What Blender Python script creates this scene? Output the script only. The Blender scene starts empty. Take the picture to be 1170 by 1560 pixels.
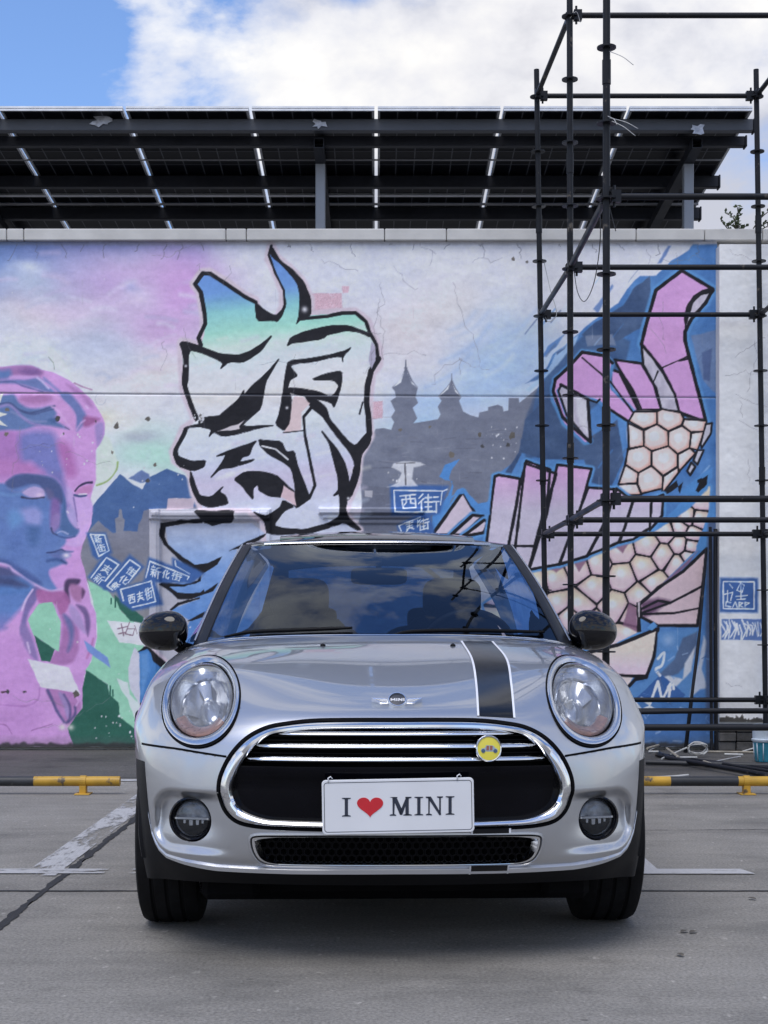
import bpy, bmesh, math, random
import numpy as np
from mathutils import Vector, Matrix
from mathutils.bvhtree import BVHTree
random.seed(7)
SC = bpy.context.scene
COL = SC.collection
rad = math.radians

# ------------------------------------------------------------------ camera
F, CX, HY, CH = 2300.0, 573.0, 955.0, 1.0      # focal length (photo px), vanishing point, camera height
cam = bpy.data.cameras.new('camera')
cam_o = bpy.data.objects.new('camera', cam); COL.objects.link(cam_o)
cam_o.location = (0, 0, CH); cam_o.rotation_euler = (rad(90), 0, 0)
cam.sensor_fit = 'HORIZONTAL'; cam.sensor_width = 36.0
cam.lens = 36.0 * F / 1170.0
cam.shift_x = (585 - CX) / 1170.0
cam.shift_y = (HY - 780) / 1170.0
cam.clip_start = 0.05; cam.clip_end = 4000
SC.camera = cam_o

# ------------------------------------------------------------------ sky and sun
SUN_EL, SUN_AZ = rad(64), rad(205)             # azimuth from +Y, clockwise: high behind the photographer
world = bpy.data.worlds.new('World'); SC.world = world; world.use_nodes = True
wn = world.node_tree; wn.nodes.clear()
def N(t, typ, **kw):
    n = t.nodes.new(typ)
    for k, v in kw.items():
        if k.startswith('i_'): n.inputs[k[2:].replace('_', ' ')].default_value = v
        else: setattr(n, k, v)
    return n
def ramp(t, stops, interp='LINEAR'):
    r = t.nodes.new('ShaderNodeValToRGB'); r.color_ramp.interpolation = interp
    e = r.color_ramp.elements
    while len(e) < len(stops): e.new(0.5)
    for k, (p, c) in enumerate(stops):
        e[k].position = p; e[k].color = (*c, 1) if isinstance(c, (tuple, list)) else (c, c, c, 1)
    return r
out = N(wn, 'ShaderNodeOutputWorld')
sky = N(wn, 'ShaderNodeTexSky', sky_type='NISHITA', sun_disc=False, sun_elevation=SUN_EL, sun_rotation=SUN_AZ,
        altitude=20, air_density=1.0, dust_density=0.4, ozone_density=3.0)
bg_s = N(wn, 'ShaderNodeBackground'); bg_s.inputs['Strength'].default_value = 0.125
gain = N(wn, 'ShaderNodeMix', data_type='RGBA', blend_type='MULTIPLY'); gain.inputs['Factor'].default_value = 1.0; gain.inputs['B'].default_value = (0.86, 0.95, 1.12, 1)
wn.links.new(sky.outputs[0], gain.inputs['A']); wn.links.new(gain.outputs['Result'], bg_s.inputs['Color'])
tc = N(wn, 'ShaderNodeTexCoord')
def cloud_noise(loc, scale, det, ro, dist=0.0):
    m_ = N(wn, 'ShaderNodeMapping'); m_.inputs['Location'].default_value = loc; m_.inputs['Scale'].default_value = (1, 1, 1.7); m_.inputs['Rotation'].default_value = (0, 0, rad(-7))
    wn.links.new(tc.outputs['Generated'], m_.inputs['Vector'])
    n_ = N(wn, 'ShaderNodeTexNoise', noise_dimensions='3D'); n_.inputs['Scale'].default_value = scale; n_.inputs['Detail'].default_value = det
    n_.inputs['Roughness'].default_value = ro; n_.inputs['Distortion'].default_value = dist; n_.normalize = True
    wn.links.new(m_.outputs[0], n_.inputs['Vector']); return n_
CL = (2.11, 8.96, 4.23)
n1 = cloud_noise(CL, 4.2, 12, 0.56, 0.15)
cov = ramp(wn, [(0.455, 0.0), (0.50, 0.6), (0.55, 0.93), (0.64, 1.0)])
sz = N(wn, 'ShaderNodeSeparateXYZ'); wn.links.new(tc.outputs['Generated'], sz.inputs[0])       # a flat cloud layer: denser towards the horizon, gaps overhead
sh1 = N(wn, 'ShaderNodeMath', operation='MULTIPLY_ADD'); sh1.inputs[1].default_value = -0.15; sh1.inputs[2].default_value = 0.062
wn.links.new(sz.outputs['Z'], sh1.inputs[0])
sh2 = N(wn, 'ShaderNodeMath', operation='ADD'); wn.links.new(n1.outputs['Fac'], sh2.inputs[0]); wn.links.new(sh1.outputs[0], sh2.inputs[1])
wn.links.new(sh2.outputs[0], cov.inputs[0])
n2 = cloud_noise((CL[0], CL[1], CL[2] - 0.07), 4.2, 10, 0.55, 0.15)
n3 = cloud_noise((CL[0] + 4, CL[1], CL[2]), 2.6, 5, 0.5)
df = N(wn, 'ShaderNodeMath', operation='SUBTRACT'); wn.links.new(n1.outputs['Fac'], df.inputs[0]); wn.links.new(n2.outputs['Fac'], df.inputs[1])
ad = N(wn, 'ShaderNodeMath', operation='MULTIPLY_ADD'); ad.inputs[1].default_value = 1.5; wn.links.new(df.outputs[0], ad.inputs[0]); wn.links.new(n3.outputs['Fac'], ad.inputs[2])
ccol = ramp(wn, [(0.34, (0.58, 0.59, 0.66)), (0.50, (0.82, 0.82, 0.86)), (0.66, (1.0, 0.985, 0.96))])
wn.links.new(ad.outputs[0], ccol.inputs[0])
bg_c = N(wn, 'ShaderNodeBackground'); bg_c.inputs['Strength'].default_value = 0.70
wn.links.new(ccol.outputs[0], bg_c.inputs['Color'])
mx = N(wn, 'ShaderNodeMixShader')
wn.links.new(cov.outputs[0], mx.inputs[0]); wn.links.new(bg_s.outputs[0], mx.inputs[1]); wn.links.new(bg_c.outputs[0], mx.inputs[2])
wn.links.new(mx.outputs[0], out.inputs['Surface'])

sun = bpy.data.lights.new('sun', 'SUN'); sun.energy = 1.5; sun.angle = rad(40); sun.color = (1.0, 0.94, 0.86)
sun_o = bpy.data.objects.new('sun', sun); COL.objects.link(sun_o)
sd = Vector((math.sin(SUN_AZ) * math.cos(SUN_EL), math.cos(SUN_AZ) * math.cos(SUN_EL), math.sin(SUN_EL)))
sun_o.rotation_euler = sd.to_track_quat('Z', 'Y').to_euler(); sun_o.location = (0, -5, 12)

vs = SC.view_settings
vs.view_transform = 'Standard'; vs.look = 'None'; vs.gamma = 1.0; vs.use_curve_mapping = False; vs.exposure = 0.60
SC.cycles.caustics_reflective = False; SC.cycles.caustics_refractive = False
SC.display_settings.display_device = 'sRGB'

# ------------------------------------------------------------------ helpers
def W(px, py, Y):                               # photo pixel + distance -> world point
    return Vector(((px - CX) / F * Y, Y, CH - (py - HY) / F * Y))
def srgb(r, g, b):
    f = lambda c: c / 12.92 if c <= 0.04045 else ((c + 0.055) / 1.055) ** 2.4
    return (f(r / 255), f(g / 255), f(b / 255))
def tag(o, label=None, cat=None, group=None, kind=None):
    if label: o['label'] = label
    if cat: o['category'] = cat
    if group: o['group'] = group
    if kind: o['kind'] = kind
    return o
def empty(name, loc=(0, 0, 0), rz=0.0):
    o = bpy.data.objects.new(name, None); COL.objects.link(o); o.location = loc; o.rotation_euler = (0, 0, rz)
    o.empty_display_size = 0.1
    return o
class MB:                                       # collects shapes into one mesh
    def __init__(self): self.v = []; self.f = []; self.m = []; self.mi = 0
    def add(self, vs_, fs_):
        b = len(self.v); self.v += [tuple(p) for p in vs_]
        self.f += [tuple(b + i for i in q) for q in fs_]; self.m += [self.mi] * len(fs_)
        return self
    def box(self, x0, x1, y0, y1, z0, z1):
        p = [(x0,y0,z0),(x1,y0,z0),(x1,y1,z0),(x0,y1,z0),(x0,y0,z1),(x1,y0,z1),(x1,y1,z1),(x0,y1,z1)]
        return self.add(p, [(0,3,2,1),(4,5,6,7),(0,1,5,4),(1,2,6,5),(2,3,7,6),(3,0,4,7)])
    def bbox(self, x0, x1, y0, y1, z0, z1, b=0.004):   # bevelled box
        xs = (x0, x1); ys = (y0, y1); zs = (z0, z1); bm = bmesh.new()
        vv = [bm.verts.new((x, y, z)) for x in xs for y in ys for z in zs]
        for q in ((0,1,3,2),(4,6,7,5),(0,4,5,1),(2,3,7,6),(0,2,6,4),(1,5,7,3)): bm.faces.new([vv[i] for i in q])
        bmesh.ops.bevel(bm, geom=bm.edges[:], offset=b, segments=1, affect='EDGES', profile=0.5)
        bm.verts.index_update()
        self.add([v.co[:] for v in bm.verts], [[v.index for v in f.verts] for f in bm.faces]); bm.free(); return self
    def tube(self, pts, r, n=12, cap=True, closed=False):
        pts = [Vector(p) for p in pts]; L = len(pts); rr = r if hasattr(r, '__len__') else [r] * L
        vs_ = []; up = None
        for i, p in enumerate(pts):
            if closed: t = pts[(i + 1) % L] - pts[i - 1]
            else: t = pts[min(i + 1, L - 1)] - pts[max(i - 1, 0)]
            t.normalize()
            if up is None: up = Vector((0, 0, 1)) if abs(t.z) < 0.9 else Vector((0, 1, 0))
            s = t.cross(up).normalized(); up = s.cross(t).normalized()
            for k in range(n):
                a = 2 * math.pi * k / n
                vs_.append(p + (s * math.cos(a) + up * math.sin(a)) * rr[i])
        fs_ = []
        for i in range(L if closed else L - 1):
            j = (i + 1) % L
            for k in range(n):
                k2 = (k + 1) % n
                fs_.append((i * n + k, j * n + k, j * n + k2, i * n + k2))
        if cap and not closed:
            fs_.append(tuple(range(n))); fs_.append(tuple((L - 1) * n + k for k in reversed(range(n))))
        return self.add(vs_, fs_)
    def lathe(self, prof, c=(0, 0, 0), axis=(0, 0, 1), n=32, up=None, cap0=False, cap1=False):   # prof: (radius, along)
        ax = Vector(axis).normalized(); u = Vector(up) if up else (Vector((1, 0, 0)) if abs(ax.x) < 0.9 else Vector((0, 0, 1)))
        s = (u - ax * u.dot(ax)).normalized(); t = ax.cross(s); c = Vector(c); vs_ = []
        for r, a in prof:
            for k in range(n):
                q = 2 * math.pi * k / n
                vs_.append(c + ax * a + (s * math.cos(q) + t * math.sin(q)) * r)
        fs_ = [(i*n+k, i*n+(k+1)%n, (i+1)*n+(k+1)%n, (i+1)*n+k) for i in range(len(prof)-1) for k in range(n)]
        if cap0: fs_.append(tuple(reversed(range(n))))
        if cap1: fs_.append(tuple((len(prof)-1)*n+k for k in range(n)))
        return self.add(vs_, fs_)
    def sweep(self, rails, closed=False, flip=False):   # rails: list of stations, each a list of points (profile)
        L = len(rails); n = len(rails[0]); vs_ = [p for st in rails for p in st]; fs_ = []
        for i in range(L if closed else L - 1):
            j = (i + 1) % L
            for k in range(n - 1):
                q = (i*n+k, i*n+k+1, j*n+k+1, j*n+k)
                fs_.append(q[::-1] if flip else q)
        return self.add(vs_, fs_)
    def build(self, name, mat, parent=None, smooth=False, angle=None):
        me = bpy.data.meshes.new(name); me.from_pydata(self.v, [], self.f)
        mats = mat if isinstance(mat, (list, tuple)) else [mat]
        for m in mats: me.materials.append(m)
        if len(mats) > 1: me.polygons.foreach_set('material_index', self.m)
        me.update()
        if smooth:
            me.polygons.foreach_set('use_smooth', [True] * len(me.polygons))
            if angle is not None: me.set_sharp_from_angle(angle=rad(angle))
        o = bpy.data.objects.new(name, me); COL.objects.link(o)
        if parent: o.parent = parent
        return o
def recalc(o):
    bm = bmesh.new(); bm.from_mesh(o.data); bmesh.ops.recalc_face_normals(bm, faces=bm.faces[:]); bm.to_mesh(o.data); bm.free(); return o
def inst(o, name, parent, loc=None):
    c = bpy.data.objects.new(name, o.data); COL.objects.link(c); c.parent = parent
    if loc is not None: c.location = loc
    return c

# ------------------------------------------------------------------ materials
def mat(name, col, rough=0.5, metal=0.0, var=0.08, scale=8.0, bump=0.0, bscale=60.0, coat=0.0, stretch=(1, 1, 1), detail=6, spec=0.5, dirt=None):
    m = bpy.data.materials.new(name); m.use_nodes = True; t = m.node_tree
    b = t.nodes['Principled BSDF']
    b.inputs['Metallic'].default_value = metal; b.inputs['Specular IOR Level'].default_value = spec
    b.inputs['Coat Weight'].default_value = coat; b.inputs['Coat Roughness'].default_value = 0.03
    co = N(t, 'ShaderNodeTexCoord'); mpn = N(t, 'ShaderNodeMapping'); mpn.inputs['Scale'].default_value = stretch
    t.links.new(co.outputs['Object'], mpn.inputs['Vector'])
    nz = N(t, 'ShaderNodeTexNoise'); nz.inputs['Scale'].default_value = scale; nz.inputs['Detail'].default_value = detail
    t.links.new(mpn.outputs[0], nz.inputs['Vector'])
    lo = tuple(max(0, c * (1 - var * 2)) for c in col); hi = tuple(min(1, c * (1 + var * 2)) for c in col)
    r = ramp(t, [(0.3, lo), (0.7, hi)]); t.links.new(nz.outputs['Fac'], r.inputs[0])
    last = r.outputs[0]
    if dirt:                                     # (colour, threshold, scale): patches of wear with a shape of their own
        n3 = N(t, 'ShaderNodeTexNoise'); n3.inputs['Scale'].default_value = dirt[2]; n3.inputs['Detail'].default_value = 8; n3.inputs['Roughness'].default_value = 0.65
        t.links.new(mpn.outputs[0], n3.inputs['Vector'])
        r3 = ramp(t, [(dirt[1], 0.0), (dirt[1] + 0.06, 1.0)]); t.links.new(n3.outputs['Fac'], r3.inputs[0])
        mxx = N(t, 'ShaderNodeMix', data_type='RGBA'); t.links.new(r3.outputs[0], mxx.inputs['Factor'])
        t.links.new(last, mxx.inputs['A']); mxx.inputs['B'].default_value = (*dirt[0], 1); last = mxx.outputs['Result']
    t.links.new(last, b.inputs['Base Color'])
    rr = ramp(t, [(0.3, max(0, rough * 0.85)), (0.7, min(1, rough * 1.15))]); t.links.new(nz.outputs['Fac'], rr.inputs[0])
    t.links.new(rr.outputs[0], b.inputs['Roughness'])
    if bump:
        nb = N(t, 'ShaderNodeTexNoise'); nb.inputs['Scale'].default_value = bscale; nb.inputs['Detail'].default_value = 8
        t.links.new(mpn.outputs[0], nb.inputs['Vector'])
        bp = N(t, 'ShaderNodeBump'); bp.inputs['Strength'].default_value = bump; bp.inputs['Distance'].default_value = 0.01
        t.links.new(nb.outputs['Fac'], bp.inputs['Height']); t.links.new(bp.outputs[0], b.inputs['Normal'])
    return m
def glass_mat(name, tint, rough=0.0, refl=1.0, haze=0.0, ior=1.5):
    m = bpy.data.materials.new(name); m.use_nodes = True; t = m.node_tree; t.nodes.clear()
    o = N(t, 'ShaderNodeOutputMaterial'); tr = N(t, 'ShaderNodeBsdfTransparent'); gl = N(t, 'ShaderNodeBsdfGlossy')
    gl.inputs['Roughness'].default_value = rough; tr.inputs['Color'].default_value = (*tint, 1)
    gl.inputs['Color'].default_value = (refl * 0.80, refl * 0.88, refl, 1)
    fr = N(t, 'ShaderNodeFresnel'); fr.inputs['IOR'].default_value = ior
    nz = N(t, 'ShaderNodeTexNoise'); nz.inputs['Scale'].default_value = 3.0
    ml = N(t, 'ShaderNodeMath', operation='MULTIPLY_ADD'); ml.inputs[1].default_value = 0.02; t.links.new(nz.outputs['Fac'], ml.inputs[0]); t.links.new(fr.outputs[0], ml.inputs[2])
    a = N(t, 'ShaderNodeMixShader'); t.links.new(ml.outputs[0], a.inputs[0]); t.links.new(tr.outputs[0], a.inputs[1]); t.links.new(gl.outputs[0], a.inputs[2])
    last = a.outputs[0]
    if haze:                                     # dust and fine scratches on an aged lens
        d = N(t, 'ShaderNodeBsdfDiffuse'); d.inputs['Color'].default_value = (0.62, 0.60, 0.58, 1); hz_ = N(t, 'ShaderNodeMixShader'); hz_.inputs[0].default_value = haze
        t.links.new(last, hz_.inputs[1]); t.links.new(d.outputs[0], hz_.inputs[2]); last = hz_.outputs[0]
    t.links.new(last, o.inputs['Surface'])
    return m
M = {}
M['paint'] = mat('silver_paint', (0.53, 0.54, 0.565), 0.33, 0.88, var=0.02, scale=900, coat=1.0, detail=2)
M['chrome'] = mat('chrome', (0.80, 0.81, 0.83), 0.10, 1.0, var=0.015, scale=6)
M['ring'] = mat('lamp_ring_chrome', (0.74, 0.75, 0.77), 0.20, 1.0, var=0.015, scale=6)
M['satin'] = mat('satin_silver', (0.55, 0.56, 0.58), 0.28, 0.9, var=0.02, scale=20)
M['black_gloss'] = mat('black_gloss', (0.004, 0.004, 0.006), 0.05, 0.0, var=0.1, spec=0.45)
M['black_satin'] = mat('black_satin', (0.005, 0.005, 0.007), 0.38, 0.0, var=0.1, spec=0.3)
M['grille_black'] = mat('grille_black', (0.003, 0.003, 0.005), 0.14, 0.0, var=0.1, spec=0.14)
M['black_plastic'] = mat('black_plastic', (0.006, 0.0063, 0.008), 0.5, 0.0, var=0.12, bump=0.08, bscale=500, spec=0.14)
M['black_matte'] = mat('black_matte', (0.003, 0.003, 0.004), 0.8, 0.0, var=0.1, spec=0.1)
M['rubber'] = mat('tyre_rubber', (0.009, 0.009, 0.010), 0.75, 0.0, var=0.2, scale=20, bump=0.15, bscale=200, spec=0.12)
M['white_plastic'] = mat('white_plastic', (0.72, 0.73, 0.76), 0.35, 0.0, var=0.02, scale=5)
M['letter'] = mat('navy_letter', (0.02, 0.026, 0.045), 0.4, 0.0)
M['red'] = mat('red_print', (0.52, 0.015, 0.025), 0.4, 0.0)
M['white_line'] = mat('white_vinyl', (0.75, 0.76, 0.80), 0.35, 0.0, var=0.03)
M['stripe'] = mat('black_vinyl', (0.007, 0.0075, 0.010), 0.16, 0.0, var=0.1, spec=0.32)
M['amber'] = mat('amber_lens', (0.36, 0.17, 0.12), 0.3, 0.0, var=0.15, scale=60, coat=0.5)
M['reflector'] = mat('lamp_reflector', (0.56, 0.57, 0.58), 0.22, 0.75, var=0.05, scale=14)
M['fog_refl'] = mat('fog_reflector', (0.62, 0.63, 0.65), 0.3, 0.2, var=0.25, scale=40)
M['yellow_badge'] = mat('yellow_enamel', (0.72, 0.62, 0.05), 0.3, 0.0, var=0.03, coat=0.5)
M['glass'] = glass_mat('windscreen_glass', (0.40, 0.47, 0.56), ior=1.42, refl=0.85)
M['side_glass'] = glass_mat('tinted_glass', (0.22, 0.26, 0.31))
M['lens'] = glass_mat('lamp_glass', (0.88, 0.90, 0.94), ior=1.45, haze=0.11)
M['fog_glass'] = glass_mat('fog_lamp_glass', (0.86, 0.88, 0.92), ior=1.45, haze=0.02)
M['fabric'] = mat('dark_seat_fabric', (0.007, 0.0075, 0.010), 0.85, 0.0, var=0.15, scale=60, bump=0.2, bscale=300)
M['dash'] = mat('dash_plastic', (0.006, 0.006, 0.008), 0.6, 0.0, var=0.12, bump=0.1, bscale=300)
M['headliner'] = mat('headliner', (0.03, 0.03, 0.034), 0.9, 0.0)

# ================================================================== ground
def concrete(name, base, dark, streak=(1.2, 5, 1), lines=True):
    m = bpy.data.materials.new(name); m.use_nodes = True; t = m.node_tree; b = t.nodes['Principled BSDF']
    co = N(t, 'ShaderNodeTexCoord'); L = t.links.new
    g = N(t, 'ShaderNodeNewGeometry')
    def noise(sc, det, stretch=(1, 1, 1), ro=.6, loc=(0, 0, 0)):
        mpn = N(t, 'ShaderNodeMapping'); mpn.inputs['Scale'].default_value = stretch; mpn.inputs['Location'].default_value = loc; L(g.outputs['Position'], mpn.inputs['Vector'])
        nz = N(t, 'ShaderNodeTexNoise'); nz.inputs['Scale'].default_value = sc; nz.inputs['Detail'].default_value = det; nz.inputs['Roughness'].default_value = ro
        L(mpn.outputs[0], nz.inputs['Vector']); return nz
    big = noise(.8, 6, (1, 1.6, 1), .62); stre = noise(2.2, 8, streak, .7, (3, 1, 0)); fine = noise(95, 4, (1, .8, 1), .75); speck = noise(28, 2, (1, .6, 1), .5, (7, 2, 0))
    r1 = ramp(t, [(.30, dark), (.50, base), (.72, tuple(min(1, c * 1.22) for c in base))]); L(big.outputs['Fac'], r1.inputs[0])
    r2 = ramp(t, [(.28, .84), (.52, 1.0), (.72, 1.08)]); L(stre.outputs['Fac'], r2.inputs[0])
    r3 = ramp(t, [(.3, .58), (.5, 1.0), (.72, 1.45)]); L(fine.outputs['Fac'], r3.inputs[0])
    r4 = ramp(t, [(.66, 1.0), (.74, 1.45)]); L(speck.outputs['Fac'], r4.inputs[0])
    stain = noise(1.7, 7, (1, .7, 1), .7, (11, 5, 0)); r5 = ramp(t, [(.30, .62), (.40, .95), (.48, 1.0)]); L(stain.outputs['Fac'], r5.inputs[0])
    dots = noise(9, 3, (1, 1, 1), .5, (2, 9, 0)); r6 = ramp(t, [(.24, .55), (.29, 1.0)]); L(dots.outputs['Fac'], r6.inputs[0])
    last = r1.outputs[0]
    for r in (r2, r3, r4, r5, r6):
        mm = N(t, 'ShaderNodeMix', data_type='RGBA', blend_type='MULTIPLY'); mm.inputs['Factor'].default_value = 1
        L(last, mm.inputs['A']); L(r.outputs[0], mm.inputs['B']); last = mm.outputs['Result']
    L(last, b.inputs['Base Color']); b.inputs['Roughness'].default_value = .82; b.inputs['Specular IOR Level'].default_value = .3
    add = N(t, 'ShaderNodeMath', operation='ADD'); L(fine.outputs['Fac'], add.inputs[0]); L(stre.outputs['Fac'], add.inputs[1])
    bp = N(t, 'ShaderNodeBump'); bp.inputs['Strength'].default_value = .35; bp.inputs['Distance'].default_value = .006; L(add.outputs[0], bp.inputs['Height']); L(bp.outputs[0], b.inputs['Normal'])
    return m
M['slab'] = concrete('concrete_slab', (.222, .211, .192), (.132, .127, .117))
M['yard'] = concrete('dirty_yard', (.085, .081, .076), (.038, .037, .035))
M['tar'] = mat('joint_tar', (.018, .018, .019), .8, var=.3, scale=30, bump=.4, bscale=80)
M['soil'] = mat('dry_ground', (.15, .145, .135), .95, var=.2, scale=.5)
ground = MB().box(-900, 900, -900, 900, -.5, -.03).build('ground', M['soil']); tag(ground, kind='structure')
JX = [-14.757, -10.257, -5.757, -1.257, 3.243, 7.743, 12.243, 16.743]; JY = [-12.29, -7.79, -3.29, 1.21, 5.71, 9.95]
for i in range(len(JX) - 1):
    for j in range(len(JY) - 1):
        MB().bbox(JX[i] + .006, JX[i+1] - .006, JY[j] + .005, JY[j+1] - .005, -.12, 0, .004).build('slab', M['slab'], ground)
MB().bbox(-14.75, 16.74, 9.957, 13.6, -.12, -.004, .004).build('yard_paving', M['yard'], ground)
MB().box(-14.75, 16.74, -12.3, 13.5, -.12, -.014).build('joint_filler', M['tar'], ground)
def ribbon(name, a, b, w, m, z, parent, wob=.3, n=120, seed=1):
    rg = random.Random(seed); a = Vector(a); b = Vector(b); d = (b - a); e = Vector((-d.y, d.x)).normalized(); L_ = []; R_ = []
    wl = wr = 0
    for i in range(n + 1):
        wl = wl * .6 + rg.uniform(-1, 1) * wob * w * .5; wr = wr * .6 + rg.uniform(-1, 1) * wob * w * .5; p = a + d * i / n
        L_.append((*(p + e * (w / 2 + wl)), z)); R_.append((*(p - e * (w / 2 + wr)), z))
    mb = MB(); mb.add(L_ + R_, [(i, i + 1, n + 2 + i, n + 1 + i) for i in range(n)][::1]); return recalc(mb.build(name, m, parent))
ribbon('joint_seal', (-1.257, 1.5), (-1.257, 9.9), .032, M['tar'], .003, ground, .45, 260, 3)
ribbon('joint_seal', (-5.7, 5.71), (3.2, 5.71), .020, M['tar'], .0022, ground, .4, 300, 4)
ribbon('crack', (1.3, 7.42), (3.9, 7.50), .008, M['tar'], .002, ground, .8, 120, 8)
ribbon('crack', (-3.4, 7.2), (-1.75, 7.25), .007, M['tar'], .002, ground, .8, 120, 9)
def worn_paint(name, thr, stretch):
    m = bpy.data.materials.new(name); m.use_nodes = True; t = m.node_tree; b = t.nodes['Principled BSDF']; L = t.links.new
    g = N(t, 'ShaderNodeNewGeometry'); mpn = N(t, 'ShaderNodeMapping'); mpn.inputs['Scale'].default_value = stretch; L(g.outputs['Position'], mpn.inputs['Vector'])
    nz = N(t, 'ShaderNodeTexNoise'); nz.inputs['Scale'].default_value = 7; nz.inputs['Detail'].default_value = 9; nz.inputs['Roughness'].default_value = .72; L(mpn.outputs[0], nz.inputs['Vector'])
    r = ramp(t, [(thr - .05, 0.0), (thr + .05, 1.0)]); L(nz.outputs['Fac'], r.inputs[0])
    tr = N(t, 'ShaderNodeBsdfTransparent'); mx_ = N(t, 'ShaderNodeMixShader'); o = t.nodes['Material Output']
    n2 = N(t, 'ShaderNodeTexNoise'); n2.inputs['Scale'].default_value = 40; r2 = ramp(t, [(.3, (.34, .34, .345)), (.7, (.47, .47, .48))]); L(n2.outputs['Fac'], r2.inputs[0]); L(r2.outputs[0], b.inputs['Base Color'])
    b.inputs['Roughness'].default_value = .8
    L(r.outputs[0], mx_.inputs[0]); L(tr.outputs[0], mx_.inputs[1]); L(b.outputs[0], mx_.inputs[2]); L(mx_.outputs[0], o.inputs['Surface'])
    return m
M['bay_paint'] = worn_paint('worn_bay_paint', .485, (1, .25, 1)); M['bay_paint2'] = worn_paint('worn_cross_paint', .47, (.35, 1, 1)); M['bay_paint3'] = worn_paint('fresh_cross_paint', .36, (.35, 1, 1))
def flat(name, x0, x1, y0, y1, m, z=.0042, sk=0.0, n=20): 
    mb = MB(); mb.add([(x0, y0, z), (x1, y0, z), (x1 - sk, y1, z), (x0, y1, z)], [(0, 1, 2, 3)]); return mb.build(name, m, ground)
flat('bay_line', -1.425, -1.285, 6.05, 9.75, M['bay_paint'])
flat('bay_line', 1.035, 1.158, 6.216, 9.75, M['bay_paint3'])
flat('bay_line', -5.5, -1.10, 6.10, 6.216, M['bay_paint2'], .0048); flat('bay_line', -1.0, 1.0, 6.10, 6.216, M['bay_paint2'], .0048)
flat('bay_line', 1.0, 1.53, 6.09, 6.213, M['bay_paint3'], .0048, .03)
flat('bay_line', -5.5, 6.0, 9.76, 9.86, M['bay_paint3'], .0042)

# ================================================================== canopy of solar panels behind the wall
def panel_mat():
    m = bpy.data.materials.new('solar_underside'); m.use_nodes = True; t = m.node_tree; b = t.nodes['Principled BSDF']; L = t.links.new
    co = N(t, 'ShaderNodeTexCoord'); br = N(t, 'ShaderNodeTexBrick', offset=0.0); br.inputs['Scale'].default_value = 1.0
    br.inputs['Brick Width'].default_value = .172; br.inputs['Row Height'].default_value = .31; br.inputs['Mortar Size'].default_value = .006
    br.inputs['Color1'].default_value = (.003, .0035, .007, 1); br.inputs['Color2'].default_value = (.004, .0045, .008, 1); br.inputs['Mortar'].default_value = (.10, .105, .12, 1)
    L(co.outputs['Object'], br.inputs['Vector']); L(br.outputs['Color'], b.inputs['Base Color']); b.inputs['Roughness'].default_value = .35; b.inputs['Specular IOR Level'].default_value = .12
    return m
M['solar'] = panel_mat(); M['alu'] = mat('aluminium_frame', (.62, .63, .65), .4, .6, var=.05)
M['steel'] = mat('painted_steel', (.022, .024, .032), .5, .0, var=.15, scale=3, spec=.25)
M['steel_lit'] = mat('painted_steel_lit', (.075, .082, .10), .45, .1, var=.12, scale=3, dirt=((.13, .14, .155), .64, 2.0))  # lighter copy of the steel: stronger light on the front purlin, put into colour
M['foil'] = mat('torn_foil', (.45, .46, .50), .4, .5, var=.2, scale=20)
canopy = empty('solar_canopy', (-.5, 13.7, 0)); tag(canopy, 'dark solar panel canopy on steel posts rising behind the mural wall', 'canopy')
CO = Vector((-.5, 13.7, 0))
def cz(Y): return 6.532 - .0821 * Y
pw_, pl__ = 1.056, 2.0
pm = MB(); pm.box(0, pw_, 0, pl__, -.004, .004)
for a in ((0, .02, 0, pl__), (pw_-.02, pw_, 0, pl__), (.02, pw_-.02, 0, .02), (.02, pw_-.02, pl__-.02, pl__)):
    pm.mi = 1; pm.box(a[0], a[1], a[2], a[3], -.02, .02)
po = None
for k in range(-8, 3):
    for r in range(3):
        y0 = 13.0 + r * 2.012
        if po is None: po = pm.build('solar_panel', [M['solar'], M['alu']], canopy); o = po
        else: o = inst(po, 'solar_panel', canopy)
        o.location = Vector((k * 1.085 + .0145, y0, cz(y0))) - CO; o.rotation_euler = (math.atan(-.0821), 0, 0)
def cbox(name, x0, x1, y0, y1, z0, z1, m): return MB().bbox(x0-CO.x, x1-CO.x, y0-CO.y, y1-CO.y, z0, z1, .006).build(name, m, canopy)
for (y, zt, h, xe) in ((13.16, 5.43, .103, 3.29), (13.42, 5.364, .085, 3.28), (14.46, 5.325, .11, 3.28), (15.3, 5.255, .12, 3.28), (16.6, 5.14, .14, 3.28), (17.8, 5.04, .14, 3.28)):
    bo = cbox('purlin', -8.7, xe, y, y + .085, zt - h, zt, M['steel_lit' if y < 13.2 else 'steel'])
    e_ = MB().bbox(xe-CO.x + .001, xe-CO.x + .018, y-CO.y-.008, y-CO.y+.093, zt-h-.010, zt+.006, .004).build('end_cap', M['steel'], bo)
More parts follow.
